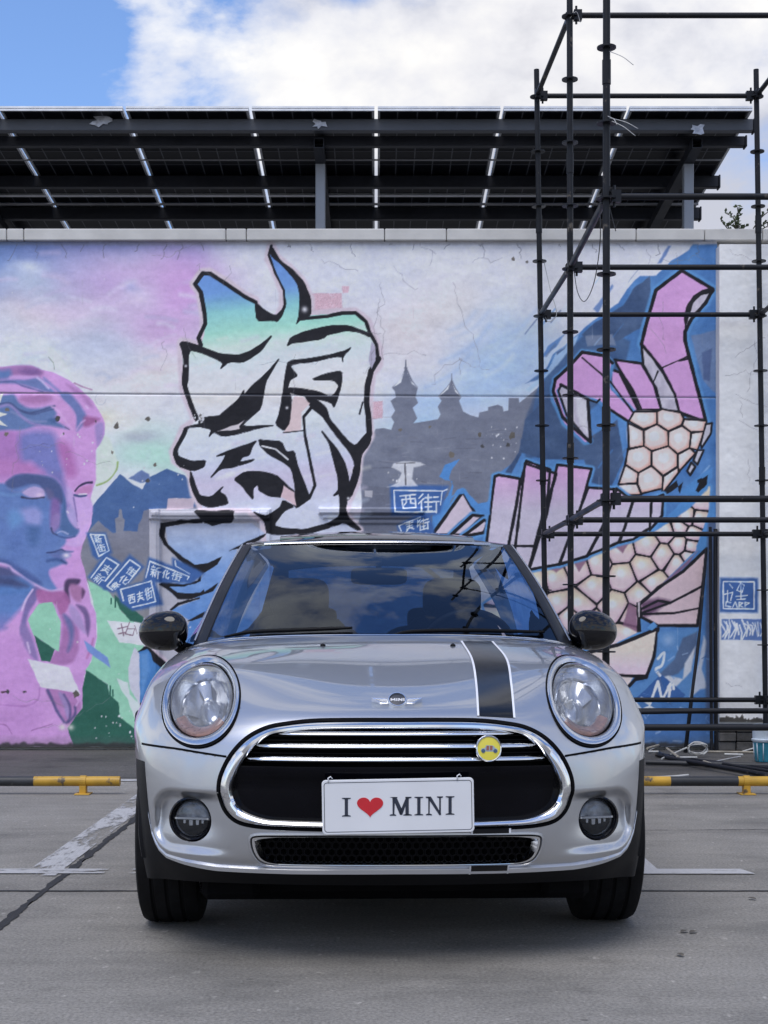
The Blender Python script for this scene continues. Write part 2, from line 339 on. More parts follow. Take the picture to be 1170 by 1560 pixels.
for X_ in (-7.18, -3.84, -.505, 2.83):
    mb = MB(); s0, s1 = 13.30, 18.6
    for (a, b) in (((-.045, -.045), (.045, .045)),):
        vs_ = []
        for y in (s0, s1):
            zc_ = 5.265 - .078 * (y - 13.3)
            vs_ += [(X_-CO.x + dx, y - CO.y, zc_ + dz) for dx, dz in ((-.045, -.045), (.045, -.045), (.045, .045), (-.045, .045), (-.038, -.038), (.038, -.038), (.038, .038), (-.038, .038))]
        mb.add(vs_, [(k, (k+1) % 4, 8+(k+1) % 4, 8+k) for k in range(4)] + [(4+k, 12+k, 12+(k+1) % 4, 4+(k+1) % 4) for k in range(4)] + [(k, 4+k, 4+(k+1) % 4, (k+1) % 4) for k in range(4)])
    recalc(mb.build('rafter', M['steel'], canopy))
    pst = cbox('post', X_ - .045, X_ + .045, 13.66, 13.75, -.02, 5.195, mat('grey_post', (.30, .32, .36), .45, .2, var=.08, scale=2))
    cbox('bracing', X_ - .03, X_ + .03, 13.69, 16.4, 5.05, 5.10, M['steel']) if False else None
for (y, z, r) in ((15.0, 5.20, .013), (14.0, 5.33, .009)):
    mb = MB(); mb.tube([(-8.6-CO.x, y-CO.y, z), (3.2-CO.x, y-CO.y, z)], r, 8); mb.build('conduit', mat('conduit_grey', (.25, .25, .27), .5, .1), canopy, smooth=True)
rg = random.Random(5)
for (px, py, w, h, Y) in ((155, 185, 20, 9, 13.15), (487, 189, 13, 10, 13.15), (1064, 197, 14, 8, 13.15)):
    c = W(px, py, Y) - CO; pts = []
    for k in range(14):
        a = 2 * math.pi * k / 14; r_ = rg.uniform(.35, 1.1); pts.append((c.x + math.cos(a) * w / F * Y * r_, c.y - .004, c.z + math.sin(a) * h / F * Y * r_))
    mb = MB(); mb.add(pts + [(p[0], p[1] + .003, p[2]) for p in pts], [tuple(range(14))] + [(k, (k+1) % 14, 14+(k+1) % 14, 14+k) for k in range(14)]); recalc(mb.build('torn_foil', M['foil'], canopy))

# ================================================================== the painted wall
YW = 12.3; TOPY, BOTY = 368.0, 1138.0
rng = np.random.default_rng(4)
def vnoise(x, y, seed):
    r = np.random.default_rng(seed); g = r.random((64, 64)); xi = np.floor(x).astype(int); yi = np.floor(y).astype(int)
    fx_, fy_ = x - xi, y - yi; fx_ = fx_ * fx_ * (3 - 2 * fx_); fy_ = fy_ * fy_ * (3 - 2 * fy_)
    a = g[yi % 64, xi % 64]; b = g[yi % 64, (xi+1) % 64]; c = g[(yi+1) % 64, xi % 64]; d = g[(yi+1) % 64, (xi+1) % 64]
    return (a * (1-fx_) + b * fx_) * (1-fy_) + (c * (1-fx_) + d * fx_) * fy_
def fbm(x, y, seed, oct=4):
    s = 0; a = .5; t = 0
    for o in range(oct): s = s + a * vnoise(x * 2**o + 7*o, y * 2**o + 3*o, seed + o); t += a; a *= .55
    return s / t - .5
class Canvas:                                    # colour per vertex of a fine plaster grid
    def __init__(self, xs, ys, col):
        self.xs, self.ys = xs, ys; self.X, self.Y = np.meshgrid(xs, ys); self.C = np.empty(self.X.shape + (3,)); self.C[:] = col
        self.D = np.zeros(self.X.shape)          # relief towards the viewer, metres
        self.wob = 2.3 * fbm(self.X / 11, self.Y / 11, 51, 4)
        self.wx = 46 * fbm(self.X / 95, self.Y / 60, 61, 4); self.wy = 36 * fbm(self.X / 95, self.Y / 60, 71, 4)
    def sub(self, x0, x1, y0, y1):
        i0, i1 = np.searchsorted(self.ys, (y0, y1)); j0, j1 = np.searchsorted(self.xs, (x0, x1)); return slice(max(0, i0-1), i1+1), slice(max(0, j0-1), j1+1)
    def put(self, sl, a, col):
        c = col(self.X[sl], self.Y[sl]) if callable(col) else np.array(col, float)
        self.C[sl] = self.C[sl] * (1 - a[..., None]) + c * a[..., None]
    def fill(self, pts, col, soft=1.2, alpha=1.0, wob=1.0, smooth=False):
        if smooth: pts = spl(pts, 6)
        P = np.array(pts, float); m_ = soft * 2 + 3; sl = self.sub(P[:, 0].min()-m_, P[:, 0].max()+m_, P[:, 1].min()-m_, P[:, 1].max()+m_)
        x, y = self.X[sl], self.Y[sl]
        if x.size == 0: return
        best = np.full(x.shape, 1e9); ins = np.zeros(x.shape, bool)
        for a, b in zip(P, np.roll(P, -1, 0)):
            e = b - a; L2 = e @ e + 1e-9; t = np.clip(((x-a[0])*e[0] + (y-a[1])*e[1]) / L2, 0, 1)
            best = np.minimum(best, (x-a[0]-t*e[0])**2 + (y-a[1]-t*e[1])**2)
            c = (a[1] > y) != (b[1] > y)
            ins ^= c & (x < (b[0]-a[0]) * (y-a[1]) / (b[1]-a[1] + 1e-9) + a[0])
        sd_ = np.where(ins, -1, 1) * np.sqrt(best) + self.wob[sl] * wob
        self.put(sl, np.clip(.5 - sd_ / soft, 0, 1) * alpha, col)
    def line(self, pts, w, col, soft=1.1, alpha=1.0, wob=.6, smooth=False, w2=None):
        if smooth: pts = spl(pts, 6, False)
        P = np.array(pts, float); m_ = w + soft * 2 + 3; sl = self.sub(P[:, 0].min()-m_, P[:, 0].max()+m_, P[:, 1].min()-m_, P[:, 1].max()+m_)
        x, y = self.X[sl], self.Y[sl]
        if x.size == 0: return
        best = np.full(x.shape, 1e9); n = len(P) - 1
        for i in range(n):
            a, b = P[i], P[i+1]; e = b - a; t = np.clip(((x-a[0])*e[0] + (y-a[1])*e[1]) / (e @ e + 1e-9), 0, 1)
            ww = w if w2 is None else w + (w2 - w) * (i + t) / n
            best = np.minimum(best, np.hypot(x-a[0]-t*e[0], y-a[1]-t*e[1]) - ww / 2)
        self.put(sl, np.clip(.5 - (best + self.wob[sl] * wob) / soft, 0, 1) * alpha, col)
    def blob(self, x, y, rx, ry, col, alpha=1.0, warp=1.0, rot=0.0):
        dx, dy = self.X + self.wx * warp - x, self.Y + self.wy * warp - y; c, s = math.cos(rot), math.sin(rot)
        u, v = (dx * c + dy * s) / rx, (-dx * s + dy * c) / ry
        self.put((slice(None), slice(None)), np.exp(-(u*u + v*v)) * alpha, col)
    def mesh(self, name, Y, mat_, parent, gain=1.31, off=Vector()):
        H_, W_ = self.X.shape; vx = (self.X - CX) / F * Y; vz = CH - (self.Y - HY) / F * Y
        co = np.stack([vx - off.x, np.full_like(vx, Y - off.y) - self.D, vz - off.z], -1).reshape(-1, 3).astype(np.float32)
        id_ = np.arange(H_ * W_).reshape(H_, W_); q = np.stack([id_[1:, :-1], id_[1:, 1:], id_[:-1, 1:], id_[:-1, :-1]], -1).reshape(-1, 4)
        me = bpy.data.meshes.new(name); me.vertices.add(len(co)); me.vertices.foreach_set('co', co.ravel())
        me.loops.add(q.size); me.loops.foreach_set('vertex_index', q.ravel().astype(np.int32)); me.polygons.add(len(q))
        me.polygons.foreach_set('loop_start', np.arange(0, q.size, 4, dtype=np.int32)); me.polygons.foreach_set('loop_total', np.full(len(q), 4, np.int32))
        me.update(); me.polygons.foreach_set('use_smooth', np.ones(len(q), bool))
        c = np.clip(self.C / 255, 0, 1); g_ = c.mean(-1, keepdims=True); c = np.clip(g_ + (c - g_) * .90, 0, 1); lin_ = np.where(c <= .04045, c / 12.92, ((c + .055) / 1.055) ** 2.4) * gain * np.array([1.02, 1.0, .945]); lin_ = np.clip(lin_, .005, .86)
        at_ = me.color_attributes.new('paint', 'FLOAT_COLOR', 'POINT'); at_.data.foreach_set('color', np.concatenate([lin_, np.ones(lin_.shape[:2] + (1,))], -1).astype(np.float32).ravel())
        me.materials.append(mat_); o = bpy.data.objects.new(name, me); COL.objects.link(o)
        if parent: o.parent = parent
        return o
def spl(pts, n=6, closed=True):
    P = [np.array(p, float) for p in pts]; L = len(P); o_ = []
    for i in range(L if closed else L - 1):
        p0 = P[i-1] if (closed or i > 0) else P[0]; p1 = P[i]; p2 = P[(i+1) % L]; p3 = P[(i+2) % L] if (closed or i + 2 < L) else P[-1]
        for k in range(n): t = k / n; o_.append(.5 * (2*p1 + (p2-p0)*t + (2*p0-5*p1+4*p2-p3)*t*t + (3*p1-p0-3*p2+p3)*t**3))
    if not closed: o_.append(P[-1])
    return o_
def tf(ox, oy, s): return lambda *pts: [(ox + x / s, oy + y / s) for x, y in pts]
A_ = tf(230, 360, 3.162); B_ = tf(0, 340, 3.9); C_ = tf(0, 740, 3.9); D_ = tf(540, 360, 3.39); E2 = tf(800, 360, 3.162); F_ = tf(800, 700, 3.162); G_ = tf(180, 780, 2.659); H_ = tf(0, 540, 4.105); I2 = tf(120, 780, 5.85); J_ = tf(560, 700, 5.85)
BLK = (24, 24, 32)
xs = np.concatenate([np.arange(-330, -20, 5.0), np.arange(-20, 1093.1, 1.25)]); ys = np.arange(TOPY, BOTY + .1, 1.25)
K = Canvas(xs, ys, (206, 208, 222))
X_, Y_ = K.X, K.Y
# --- airbrushed sky
for b in ((-60,400,170,70,(100,132,190),.9), (30,385,90,40,(88,124,188),.9), (160,375,150,22,(118,134,192),.8), (290,392,40,26,(130,130,195),.6),
          (150,440,120,55,(186,150,208),.85), (280,440,60,62,(196,148,210),.9), (250,505,75,34,(198,160,212),.8), (90,450,60,40,(176,178,208),.8),
          (45,425,50,28,(176,190,214),.8), (60,480,80,30,(214,204,212),.9), (50,545,90,45,(206,216,230),.95), (230,565,80,40,(220,206,206),.8),
          (150,520,50,20,(172,182,208),.7), (180,545,60,22,(186,196,218),.6), (215,455,30,22,(206,196,222),.7), (205,445,12,8,(150,160,210),.5),
          (110,470,60,18,(200,180,212),.6), (45,405,22,10,(205,212,228),.7), (235,690,62,34,(160,212,192),.85), (220,650,50,22,(190,214,214),.7), (215,662,20,9,(160,166,186),.7),
          (180,630,50,26,(222,216,206),.7), (255,735,60,20,(212,222,226),.7),
          (620,500,80,60,(214,202,204),.7), (700,470,60,40,(214,208,206),.6), (560,420,80,40,(202,206,224),.8), (650,610,60,26,(152,182,224),.8), (640,640,40,16,(140,178,222),.7), (760,560,75,55,(146,178,222),.8),
          (740,600,60,40,(156,184,222),.75), (800,520,60,60,(160,188,226),.7), (850,440,60,60,(208,206,212),.7), (600,660,40,20,(176,206,214),.6), (880,400,70,30,(200,202,212),.6)):
    K.blob(*b)
K.C += (18 * fbm(X_ / 30, Y_ / 16, 81, 5))[..., None] * np.array([1, .95, .85])
rs = random.Random(21)
for k in range(60):                              # brushed wisps of cloud
    x, y = rs.uniform(-20, 330), rs.uniform(385, 610); L = rs.uniform(15, 46); a = rs.uniform(-.5, .3)
    K.line([(x, y), (x + L * .5, y + L * .5 * a - rs.uniform(0, 5)), (x + L, y + L * a)], rs.uniform(2, 6), rs.choice([(214,220,234),(190,176,214),(168,182,212),(206,188,218)]), soft=7, alpha=rs.uniform(.2, .5), smooth=True)
for k in range(24):
    x, y = rs.uniform(640, 860), rs.uniform(500, 640); L = rs.uniform(30, 80)
    K.line([(x, y), (x + L * .6, y - L * .3), (x + L, y - L * .75)], rs.uniform(2, 7), rs.choice([(205,214,230),(140,172,220),(176,198,228)]), soft=8, alpha=rs.uniform(.25, .5), smooth=True)
# --- blue hills and grey old town on the left
K.fill([(120,800),(150,760),(183,722),(203,738),(217,746),(226,728),(238,722),(254,714),(282,724),(300,745),(305,820),(120,820)], lambda x, y: np.stack([66 + 14*fbm(x/20,y/8,5), 98 + 14*fbm(x/20,y/8,5), 152 + 10*fbm(x/20,y/8,5)], -1), soft=1.5)
K.fill([(196,729),(216,716),(227,722),(230,733),(214,736)], (96,118,168), soft=2)
GREY = lambda x, y: np.stack([118 + 16*fbm(x/26,y/22,9) + (y-800)*.10, 121 + 16*fbm(x/26,y/22,9) + (y-800)*.08, 140 + 16*fbm(x/26,y/22,9)], -1)
K.fill([(120,830),(138,806),(150,793),(162,804),(172,812),(178,812),(176,808),(210,810),(211,798),(216,790),(219,778),(226,776),(320,770),(330,960),(150,930),(126,870)], GREY)
K.fill([(175,790),(180,787),(181,777),(183,775),(186,777),(187,788),(190,792),(188,812),(177,812)], (128,131,148))
BLUE_LOW = lambda x, y: np.stack([86 + 30*fbm(x/16,y/9,13), 134 + 28*fbm(x/16,y/9,13), 198 + 20*fbm(x/16,y/9,13)], -1)
# --- bands around the door and the grey wall to the right of it
K.fill([(228,776),(620,776),(700,830),(760,900),(900,1000),(960,1139),(228,1139)], (172,172,186), soft=1.5)
K.fill([(420,840),(540,832),(640,850),(700,900),(720,1000),(690,1139),(380,1139),(360,960)], BLUE_LOW, soft=3); K.line([(430,850),(520,836),(640,858),(702,910),(716,1010),(690,1139)], 7, BLK, soft=1.2); K.line([(300,1000),(380,960),(430,900)], 7, BLK)
# --- grey skyline in the middle
SKY = D_((0,1560),(40,1400),(30,1250),(45,1130),(75,1060),(110,995),(150,990),(190,1000),(205,960),(190,935),(210,900),(186,850),(215,830),(208,800),(192,780),(235,745),(255,700),(262,680),(270,680),(280,700),(300,745),(328,780),(315,830),(330,860),(300,885),(325,940),(305,965),(370,955),(430,945),(445,920),(430,880),(450,850),(433,825),(475,780),(495,752),(510,752),(525,785),(553,830),(540,850),(562,905),(600,925),(640,935),(645,910),(690,900),(690,882),(740,870),(765,880),(770,905),(795,900),(797,835),(848,835),(852,860),(950,780),(1000,700),(1040,760),(990,1000),(850,1400),(700,1440),(600,1440),(500,1500),(420,1560))
K.fill(SKY, lambda x, y: np.stack([112 + 24*fbm(x/26,y/14,19), 118 + 24*fbm(x/26,y/14,19), 138 + 22*fbm(x/26,y/14,19)], -1), wob=.3)
for a in (D_((195,782),(232,745),(256,705),(240,755)), D_((326,782),(290,745),(274,705),(296,760)), D_((438,824),(475,785),(492,760),(484,790)), D_((548,826),(520,790),(508,762),(520,800))): K.fill(a, (206,212,224), soft=1)
for x, y in ((265, 660), (502, 730)): K.line(D_((x, y - 20), (x, y + 40)), 1.6, (105,110,128)); K.fill(D_((x-8, y+20),(x, y+12),(x+8, y+20),(x, y+28)), (105,110,128))
K.fill([(555,740),(600,744),(680,748),(690,800),(640,850),(545,830)], (98,103,122), alpha=.8)
for k in range(70):
    x, y = rs.uniform(560, 760), rs.uniform(650, 780); L = rs.uniform(6, 30)
    K.line([(x, y), (x + L, y + rs.uniform(-3, 3))], rs.uniform(.6, 2), rs.choice([(136,140,156),(88,92,110),(120,126,142)]), alpha=.5)
# pinkish repaired squares
for a in (D_((85,852),(145,852),(145,940),(85,945)), A_((770,275),(918,275),(922,375),(768,378)), A_((920,240),(955,240),(950,270),(925,272))):
    K.fill(a, (206,170,186), soft=1.6); K.C[K.sub(a[0][0], a[2][0], a[0][1], a[2][1])] += 8 * rng.standard_normal(K.C[K.sub(a[0][0], a[2][0], a[0][1], a[2][1])].shape[:2])[..., None]
K.fill(A_((80,1262),(210,1260),(205,1310),(76,1322)), (184,168,184)); K.fill(D_((50,1310),(95,1312),(92,1350),(52,1345)), (168,168,180))
# --- the blue splash behind the carp
BLU = lambda x, y: np.stack([72 + 40*fbm(x/22,y/34,31) , 122 + 44*fbm(x/22,y/34,31), 186 + 40*fbm(x/22,y/34,31)], -1)
DKB = lambda x, y: np.stack([64 + 40*fbm(x/30,y/26,33), 88 + 40*fbm(x/30,y/26,33), 128 + 36*fbm(x/30,y/26,33)], -1)
K.fill([(1094,372),(1056,372),(1048,382),(1022,398),(1000,420),(975,420),(955,440),(942,462),(915,480),(890,500),(868,520),(842,540),(820,590),(808,640),(790,700),(760,720),(745,760),(720,800),(700,830),(820,1000),(960,1138),(1094,1138)], BLU, soft=2)
K.fill([(990,420),(965,440),(950,465),(905,492),(886,510),(900,520),(940,520),(975,500),(992,470)], DKB, soft=2)
K.fill([(905,495),(880,520),(850,545),(815,600),(800,640),(800,700),(850,690),(880,640),(930,600),(950,570),(960,520)], DKB, soft=4, alpha=.75)
K.fill([(800,640),(845,590),(870,650),(900,665),(940,640),(950,700),(930,745),(900,735),(890,700),(830,700),(795,690),(770,740),(745,755),(790,690)], DKB, soft=2)
for a, c in ((E2((0,740),(100,660),(150,560),(260,470),(240,520),(130,650),(20,750)), (160,190,226)), (E2((330,350),(420,230),(425,240),(350,370)), (86,120,182)), (E2((640,130),(690,45),(705,45),(655,130)), (84,116,178)), (E2((110,530),(190,470),(150,530),(70,600)), (74,120,186)), (E2((150,560),(200,525),(190,545),(155,570)), (60,84,130)), (E2((0,710),(60,670),(130,610),(60,690)), (66,104,160)), (E2((290,480),(420,470),(440,530),(380,520),(300,530)), (118,132,162)), (E2((800,480),(925,450),(920,760),(860,700),(830,600)), (104,124,164)), (E2((850,560),(900,540),(890,700),(860,690)), (72,92,140))): K.fill(a, c, soft=2.5, alpha=.85)
for k in range(40):
    x, y = rs.uniform(810, 1085), rs.uniform(400, 760); L = rs.uniform(8, 30)
    K.line([(x, y), (x - L * .5, y + L * .6), (x - L * .8, y + L)], rs.uniform(1, 3.5), rs.choice([(70,126,196),(150,184,224),(84,108,150),(58,80,124)]), soft=2, alpha=.55, smooth=True)
# --- the carp: tail
PINK = lambda x, y: np.stack([204 + 10*fbm(x/18,y/18,41), 152 + 10*fbm(x/18,y/18,41), 210 + 8*fbm(x/18,y/18,41)], -1)
GRY = lambda x, y: np.stack([186 + 40*fbm(x/10,y/22,43), 180 + 40*fbm(x/10,y/22,43), 198 + 36*fbm(x/10,y/22,43)], -1)
tail = E2((755,165),(905,255),(870,320),(800,400),(770,460),(770,500),(800,620),(870,885),(840,885),(760,855),(740,845),(700,720),(650,630),(560,520),(590,400),(630,260))
halo = lambda p, w=7: K.line(list(p) + [p[0]], w * 2, (84,142,204), soft=3, alpha=.9)
halo(tail); K.fill(tail, PINK); K.fill(E2((905,262),(850,272),(805,310),(778,370),(772,450),(800,400),(860,320)), GRY)
K.fill(E2((905,245),(915,262),(868,325),(840,370),(850,330),(895,275),(850,285),(810,320),(790,380),(770,470),(765,400),(775,340),(810,285),(855,258)), BLK)
K.line(tail + [tail[0]], 5.5, BLK)
sl_ = E2((560,522),(610,580),(660,650),(720,760),(742,845),(655,835),(630,730),(570,620)); K.fill(sl_, GRY); K.line(sl_ + [sl_[0]], 4, BLK)
K.line(E2((655,635),(780,580)), 2.2, BLK); K.line(E2((740,600),(785,590)), 3, BLK); K.line(E2((612,718),(640,650)), 2.2, BLK)
l2 = E2((430,595),(560,612),(622,720),(655,835),(550,838),(500,720)); K.fill(l2, PINK); K.line(l2 + [l2[0]], 4, BLK)
l3 = E2((410,640),(455,655),(545,838),(520,848),(415,740)); K.fill(l3, PINK); K.line(l3 + [l3[0]], 4, BLK); K.line(E2((445,625),(520,740),(562,838)), 3, BLK)
l1 = E2((275,558),(380,575),(415,610),(400,690),(415,740),(520,848),(495,890),(410,832),(360,790),(235,745),(172,715),(150,745),(200,885),(312,985),(290,990),(190,900),(140,790),(135,735),(145,690),(200,640))
halo(l1, 5); K.fill(l1, PINK); cl = E2((175,712),(163,745),(190,830),(240,905),(312,985),(302,785),(240,752)); K.fill(cl, GRY); K.fill(E2((245,770),(300,800),(300,950),(260,900)), (214,214,222), soft=4, alpha=.7)
K.line(E2((420,610),(380,575),(275,558),(200,640),(145,690),(135,745),(180,870),(240,930),(315,990),(302,785),(240,750),(172,715)), 5, BLK); K.line(E2((175,715),(160,745),(200,860),(300,980)), 3.5, BLK); K.line(E2((275,585),(410,700),(520,848)), 3, BLK); K.line(E2((300,785),(345,800),(360,785)), 3, BLK); K.line(E2((495,890),(410,835)), 4.5, BLK)
# scales of the tail stem
hx6 = [((500,890),(525,845),(635,845),(635,905),(570,930)), ((635,845),(660,832),(750,850),(765,880),(755,910),(690,940),(635,905)), ((765,880),(840,885),(875,890),(865,940),(800,945),(755,910)), ((495,900),(570,935),(572,1010),(500,1025)), ((572,935),(635,905),(688,940),(690,1010),(610,1035),(572,1010)), ((690,940),(755,912),(800,945),(792,1020),(735,1050),(690,1010)), ((800,945),(865,940),(830,1030),(792,1020)), ((495,1025),(572,1010),(610,1035),(608,1105),(545,1140),(482,1100)), ((610,1035),(690,1010),(735,1050),(735,1110),(665,1155),(608,1105)), ((735,1050),(792,1020),(822,1045),(740,1135),(735,1110)), ((482,1100),(545,1140),(540,1190),(450,1195)), ((545,1140),(608,1105),(665,1155),(660,1215),(560,1240),(540,1190)), ((665,1155),(735,1110),(742,1135),(660,1240)), ((450,1195),(540,1190),(560,1245),(435,1248))]
for h_ in hx6:
    p = E2(*h_); c = np.mean(p, 0); K.fill(p, (206,160,150), soft=1); q = [tuple(c + (np.array(a) - c) * .80 + np.array((-1.5, -2))) for a in p]
    K.fill(q, (226,200,200), soft=5, smooth=True); K.fill([tuple(c + (np.array(a) - c) * .32 + np.array((-2, -3))) for a in p], (240,230,232), soft=4, alpha=.8, smooth=True)
for h_ in hx6: p = E2(*h_); K.line(p + [p[0]], 3, BLK)
for h_ in (((870,905),(900,900),(895,950),(850,1020),(845,1000)), ((830,1030),(860,1030),(830,1100),(810,1080)), ((800,1090),(820,1110),(795,1150),(780,1130))): p = E2(*h_); K.fill(p, (186,184,200)); K.line(p + [p[0]], 3.5, BLK)
# --- the carp: body
body = F_((40,535),(180,510),(300,465),(420,408),(520,385),(600,350),(700,290),(780,210),(830,130),(890,130),(885,250),(860,330),(820,440),(700,560),(640,620),(560,690),(545,830),(430,890),(200,930),(-120,1000),(-200,700))
halo(body, 4)
cen = F_((60,600),(140,580),(265,525),(345,500),(460,440),(590,410),(30,700),(160,690),(215,760),(330,615),(470,560),(570,520),(665,460),(745,410),(800,420),(620,600),(735,505),(430,710),(260,700),(120,800),(330,800),(520,760),(500,840),(640,680),(810,360),(745,330),(680,350),(780,280),(840,290),(850,200),(790,470),(560,660),(-40,640),(-60,800),(60,900))
def scales(x, y):
    d1 = np.full(x.shape, 1e9); d2 = d1.copy(); lx = np.zeros(x.shape); ly = np.zeros(x.shape)
    for a, b in cen:
        d = (x-a)**2 + (y-b)**2; m_ = d < d1; d2 = np.where(m_, d1, np.minimum(d2, d)); lx = np.where(m_, x-a, lx); ly = np.where(m_, y-b, ly); d1 = np.where(m_, d, d1)
    e = np.sqrt(d2) - np.sqrt(d1); hl = np.exp(-((lx+3)**2 + (ly+4)**2) / 40); up = np.clip(-ly / 18 + .3, 0, 1); ed = np.clip(1 - e / 11, 0, 1)
    c = np.stack([212 - 26*ed + 22*hl, 190 - 40*ed + 34*hl + 8*up, 198 - 26*ed + 34*hl - 22*up*(1-hl)], -1)
    k = np.clip((e - 2.2) / 1.4, 0, 1)[..., None]; return c * k + np.array(BLK) * (1 - k)
K.fill(body, scales); K.line(F_((20,530),(180,510),(300,465),(420,408),(520,385),(600,350)), 5, BLK)
for a in (F_((100,520),(150,545),(190,515)), F_((230,490),(260,540),(300,480)), F_((420,410),(470,450),(510,392)), F_((540,720),(500,690),(470,800),(540,830)), F_((790,500),(830,440),(700,560),(600,650),(640,640))): K.fill(a, (128,88,118), soft=2.5, alpha=.85)
# blue brush tearing the belly edge
for a in (F_((520,400),(620,330),(720,240),(800,150),(890,90),(880,140),(800,230),(700,300),(600,360)), F_((860,330),(890,250),(915,170),(915,420),(840,440),(825,420)), F_((740,160),(790,120),(860,60),(900,40),(900,90),(800,170))): K.fill(a, (74,134,200), soft=2.5)
for a in (F_((830,100),(850,90),(845,105),(832,112)), F_((850,95),(880,75),(875,120),(835,160),(820,150)), F_((735,130),(760,110),(745,165)), F_((660,160),(730,100),(740,130),(680,170))): K.fill(a, BLK)
# --- dorsal fins
FIN = lambda x, y: np.stack([192 + 14*np.clip(1-(y-700)/80,0,1) + 14*fbm(x/14,y/20,47), 184 - 34*np.clip(1-(y-700)/80,0,1) + 14*fbm(x/14,y/20,47), 206 + 10*fbm(x/14,y/20,47)], -1)
for a in (D_((560,1320),(620,1425),(600,1440),(550,1480),(490,1540),(400,1545)), D_((610,1440),(665,1445),(560,1545),(495,1545)), D_((670,1465),(690,1475),(670,1530),(560,1550))): K.line(a + [a[0]], 12, (84,142,204), soft=3); K.fill(a, (198,184,202)); K.line(a + [a[0]], 5, BLK)
fins = (D_((725,1240),(745,1232),(855,1252),(840,1380),(795,1600),(680,1600),(700,1440)), D_((888,1160),(1010,1205),(1000,1330),(930,1600),(795,1600),(850,1300)), F_((0,20),(150,68),(80,300),(15,530),(-60,530)), F_((155,25),(320,45),(265,240),(165,505),(20,530),(100,280)), F_((305,135),(440,145),(370,330),(300,465),(165,505),(250,270)), F_((440,140),(520,200),(480,330),(450,400),(300,462),(380,320)), F_((520,200),(610,190),(600,330),(520,385),(455,400)), F_((610,190),(665,170),(660,270),(600,340)))
for a in fins: K.line(a + [a[0]], 11, (84,142,204), soft=3)
for a in fins: K.fill(a, FIN)
for a in fins: K.line(a + [a[0]], 4.2, BLK)
# pectoral and belly fins
pf = F_((875,430),(855,620),(830,800),(640,800),(560,760),(548,700),(640,620),(760,540)); K.fill(pf, (204,180,190)); K.fill(F_((555,690),(640,665),(700,680),(620,740),(570,765)), (104,74,104), soft=6)
K.line(pf + [pf[0]], 5, BLK); K.line(F_((560,740),(700,690),(855,610)), 3.5, BLK); K.line(F_((560,745),(720,740),(845,715)), 3.5, BLK); K.line(F_((560,720),(640,680),(700,690)), 4, BLK)
K.fill(F_((538,690),(555,690),(560,830),(540,830)), BLK); K.fill(F_((545,690),(552,690),(552,760),(546,760)), (200,190,200))
bf = F_((640,815),(622,950),(585,1045),(410,1040),(200,1030),(300,930),(450,892)); K.fill(bf, lambda x, y: np.stack([216 - 6*fbm(x/12,y/12,3), 200 - 10*np.clip((y-990)/30,0,1), 190 + 18*np.clip((y-990)/30,0,1)], -1)); K.line(bf + [bf[0]], 5.5, BLK)
b2 = F_((430,1045),(520,1050),(480,1110),(440,1160),(400,1100)); K.fill(b2, (210,196,196)); K.line(F_((585,1050),(530,1060),(480,1115)), 5, BLK)
K.fill(F_((590,810),(620,780),(640,800),(610,825)), (84,142,204))
# water, swirl and tag lower right
for a, c, s in ((F_((640,830),(830,815),(800,1150),(520,1150),(480,1110),(590,1060),(630,950)), (80,130,190), 2), (F_((640,1040),(720,960),(760,860),(830,830),(825,930),(740,1030),(690,1050)), (78,100,138), 3), (F_((820,900),(770,980),(760,1060),(690,1040),(640,1060),(720,1100),(800,1020)), (190,196,210), 3), (F_((860,850),(880,880),(850,1010),(880,1100),(840,1110),(790,1150),(800,1110),(830,1000)), (176,186,206), 3), (F_((655,1035),(775,1135),(740,1165),(520,1165)), (50,92,158), 1.2), (F_((880,300),(920,300),(925,1290),(870,1290),(870,800)), (72,92,130), 4)): K.fill(a, c, soft=s)
K.line(F_((640,960),(670,930),(660,990),(630,1010),(650,1040)), 4, (196,206,224), smooth=True); K.blob(800+690/3.162, 700+870/3.162, 9, 9, (150,176,214), .7, 0)
for p in (((560,1150),(600,1180),(640,1070),(660,1160),(700,1080),(690,1165)), ((530,1170),(560,1210),(600,1190),(640,1215)), ((690,1095),(700,1110)), ((712,1085),(716,1105))): K.line(F_(*p), 4, (208,216,234))
K.fill(F_((560,1215),(900,1215),(900,1380),(560,1380)), (62,104,168), soft=3, alpha=.7)
for k in range(25):
    x, y = rs.uniform(980, 1085), rs.uniform(980, 1130); K.line([(x, y), (x + rs.uniform(-14, 14), y + rs.uniform(-8, 8))], rs.uniform(.8, 3), rs.choice([(150,176,214),(56,86,140),(94,140,200)]), alpha=.6)
# lightning-like blue stroke by the skyline
K.fill(D_((545,1150),(470,1180),(440,1240),(470,1260),(505,1265),(500,1300),(480,1340),(400,1450),(400,1520),(470,1420),(530,1310),(560,1300),(620,1360),(640,1380),(700,1370),(700,1440),(640,1430),(600,1390),(565,1330),(500,1340),(510,1290),(490,1250),(500,1210)), (74,134,204))
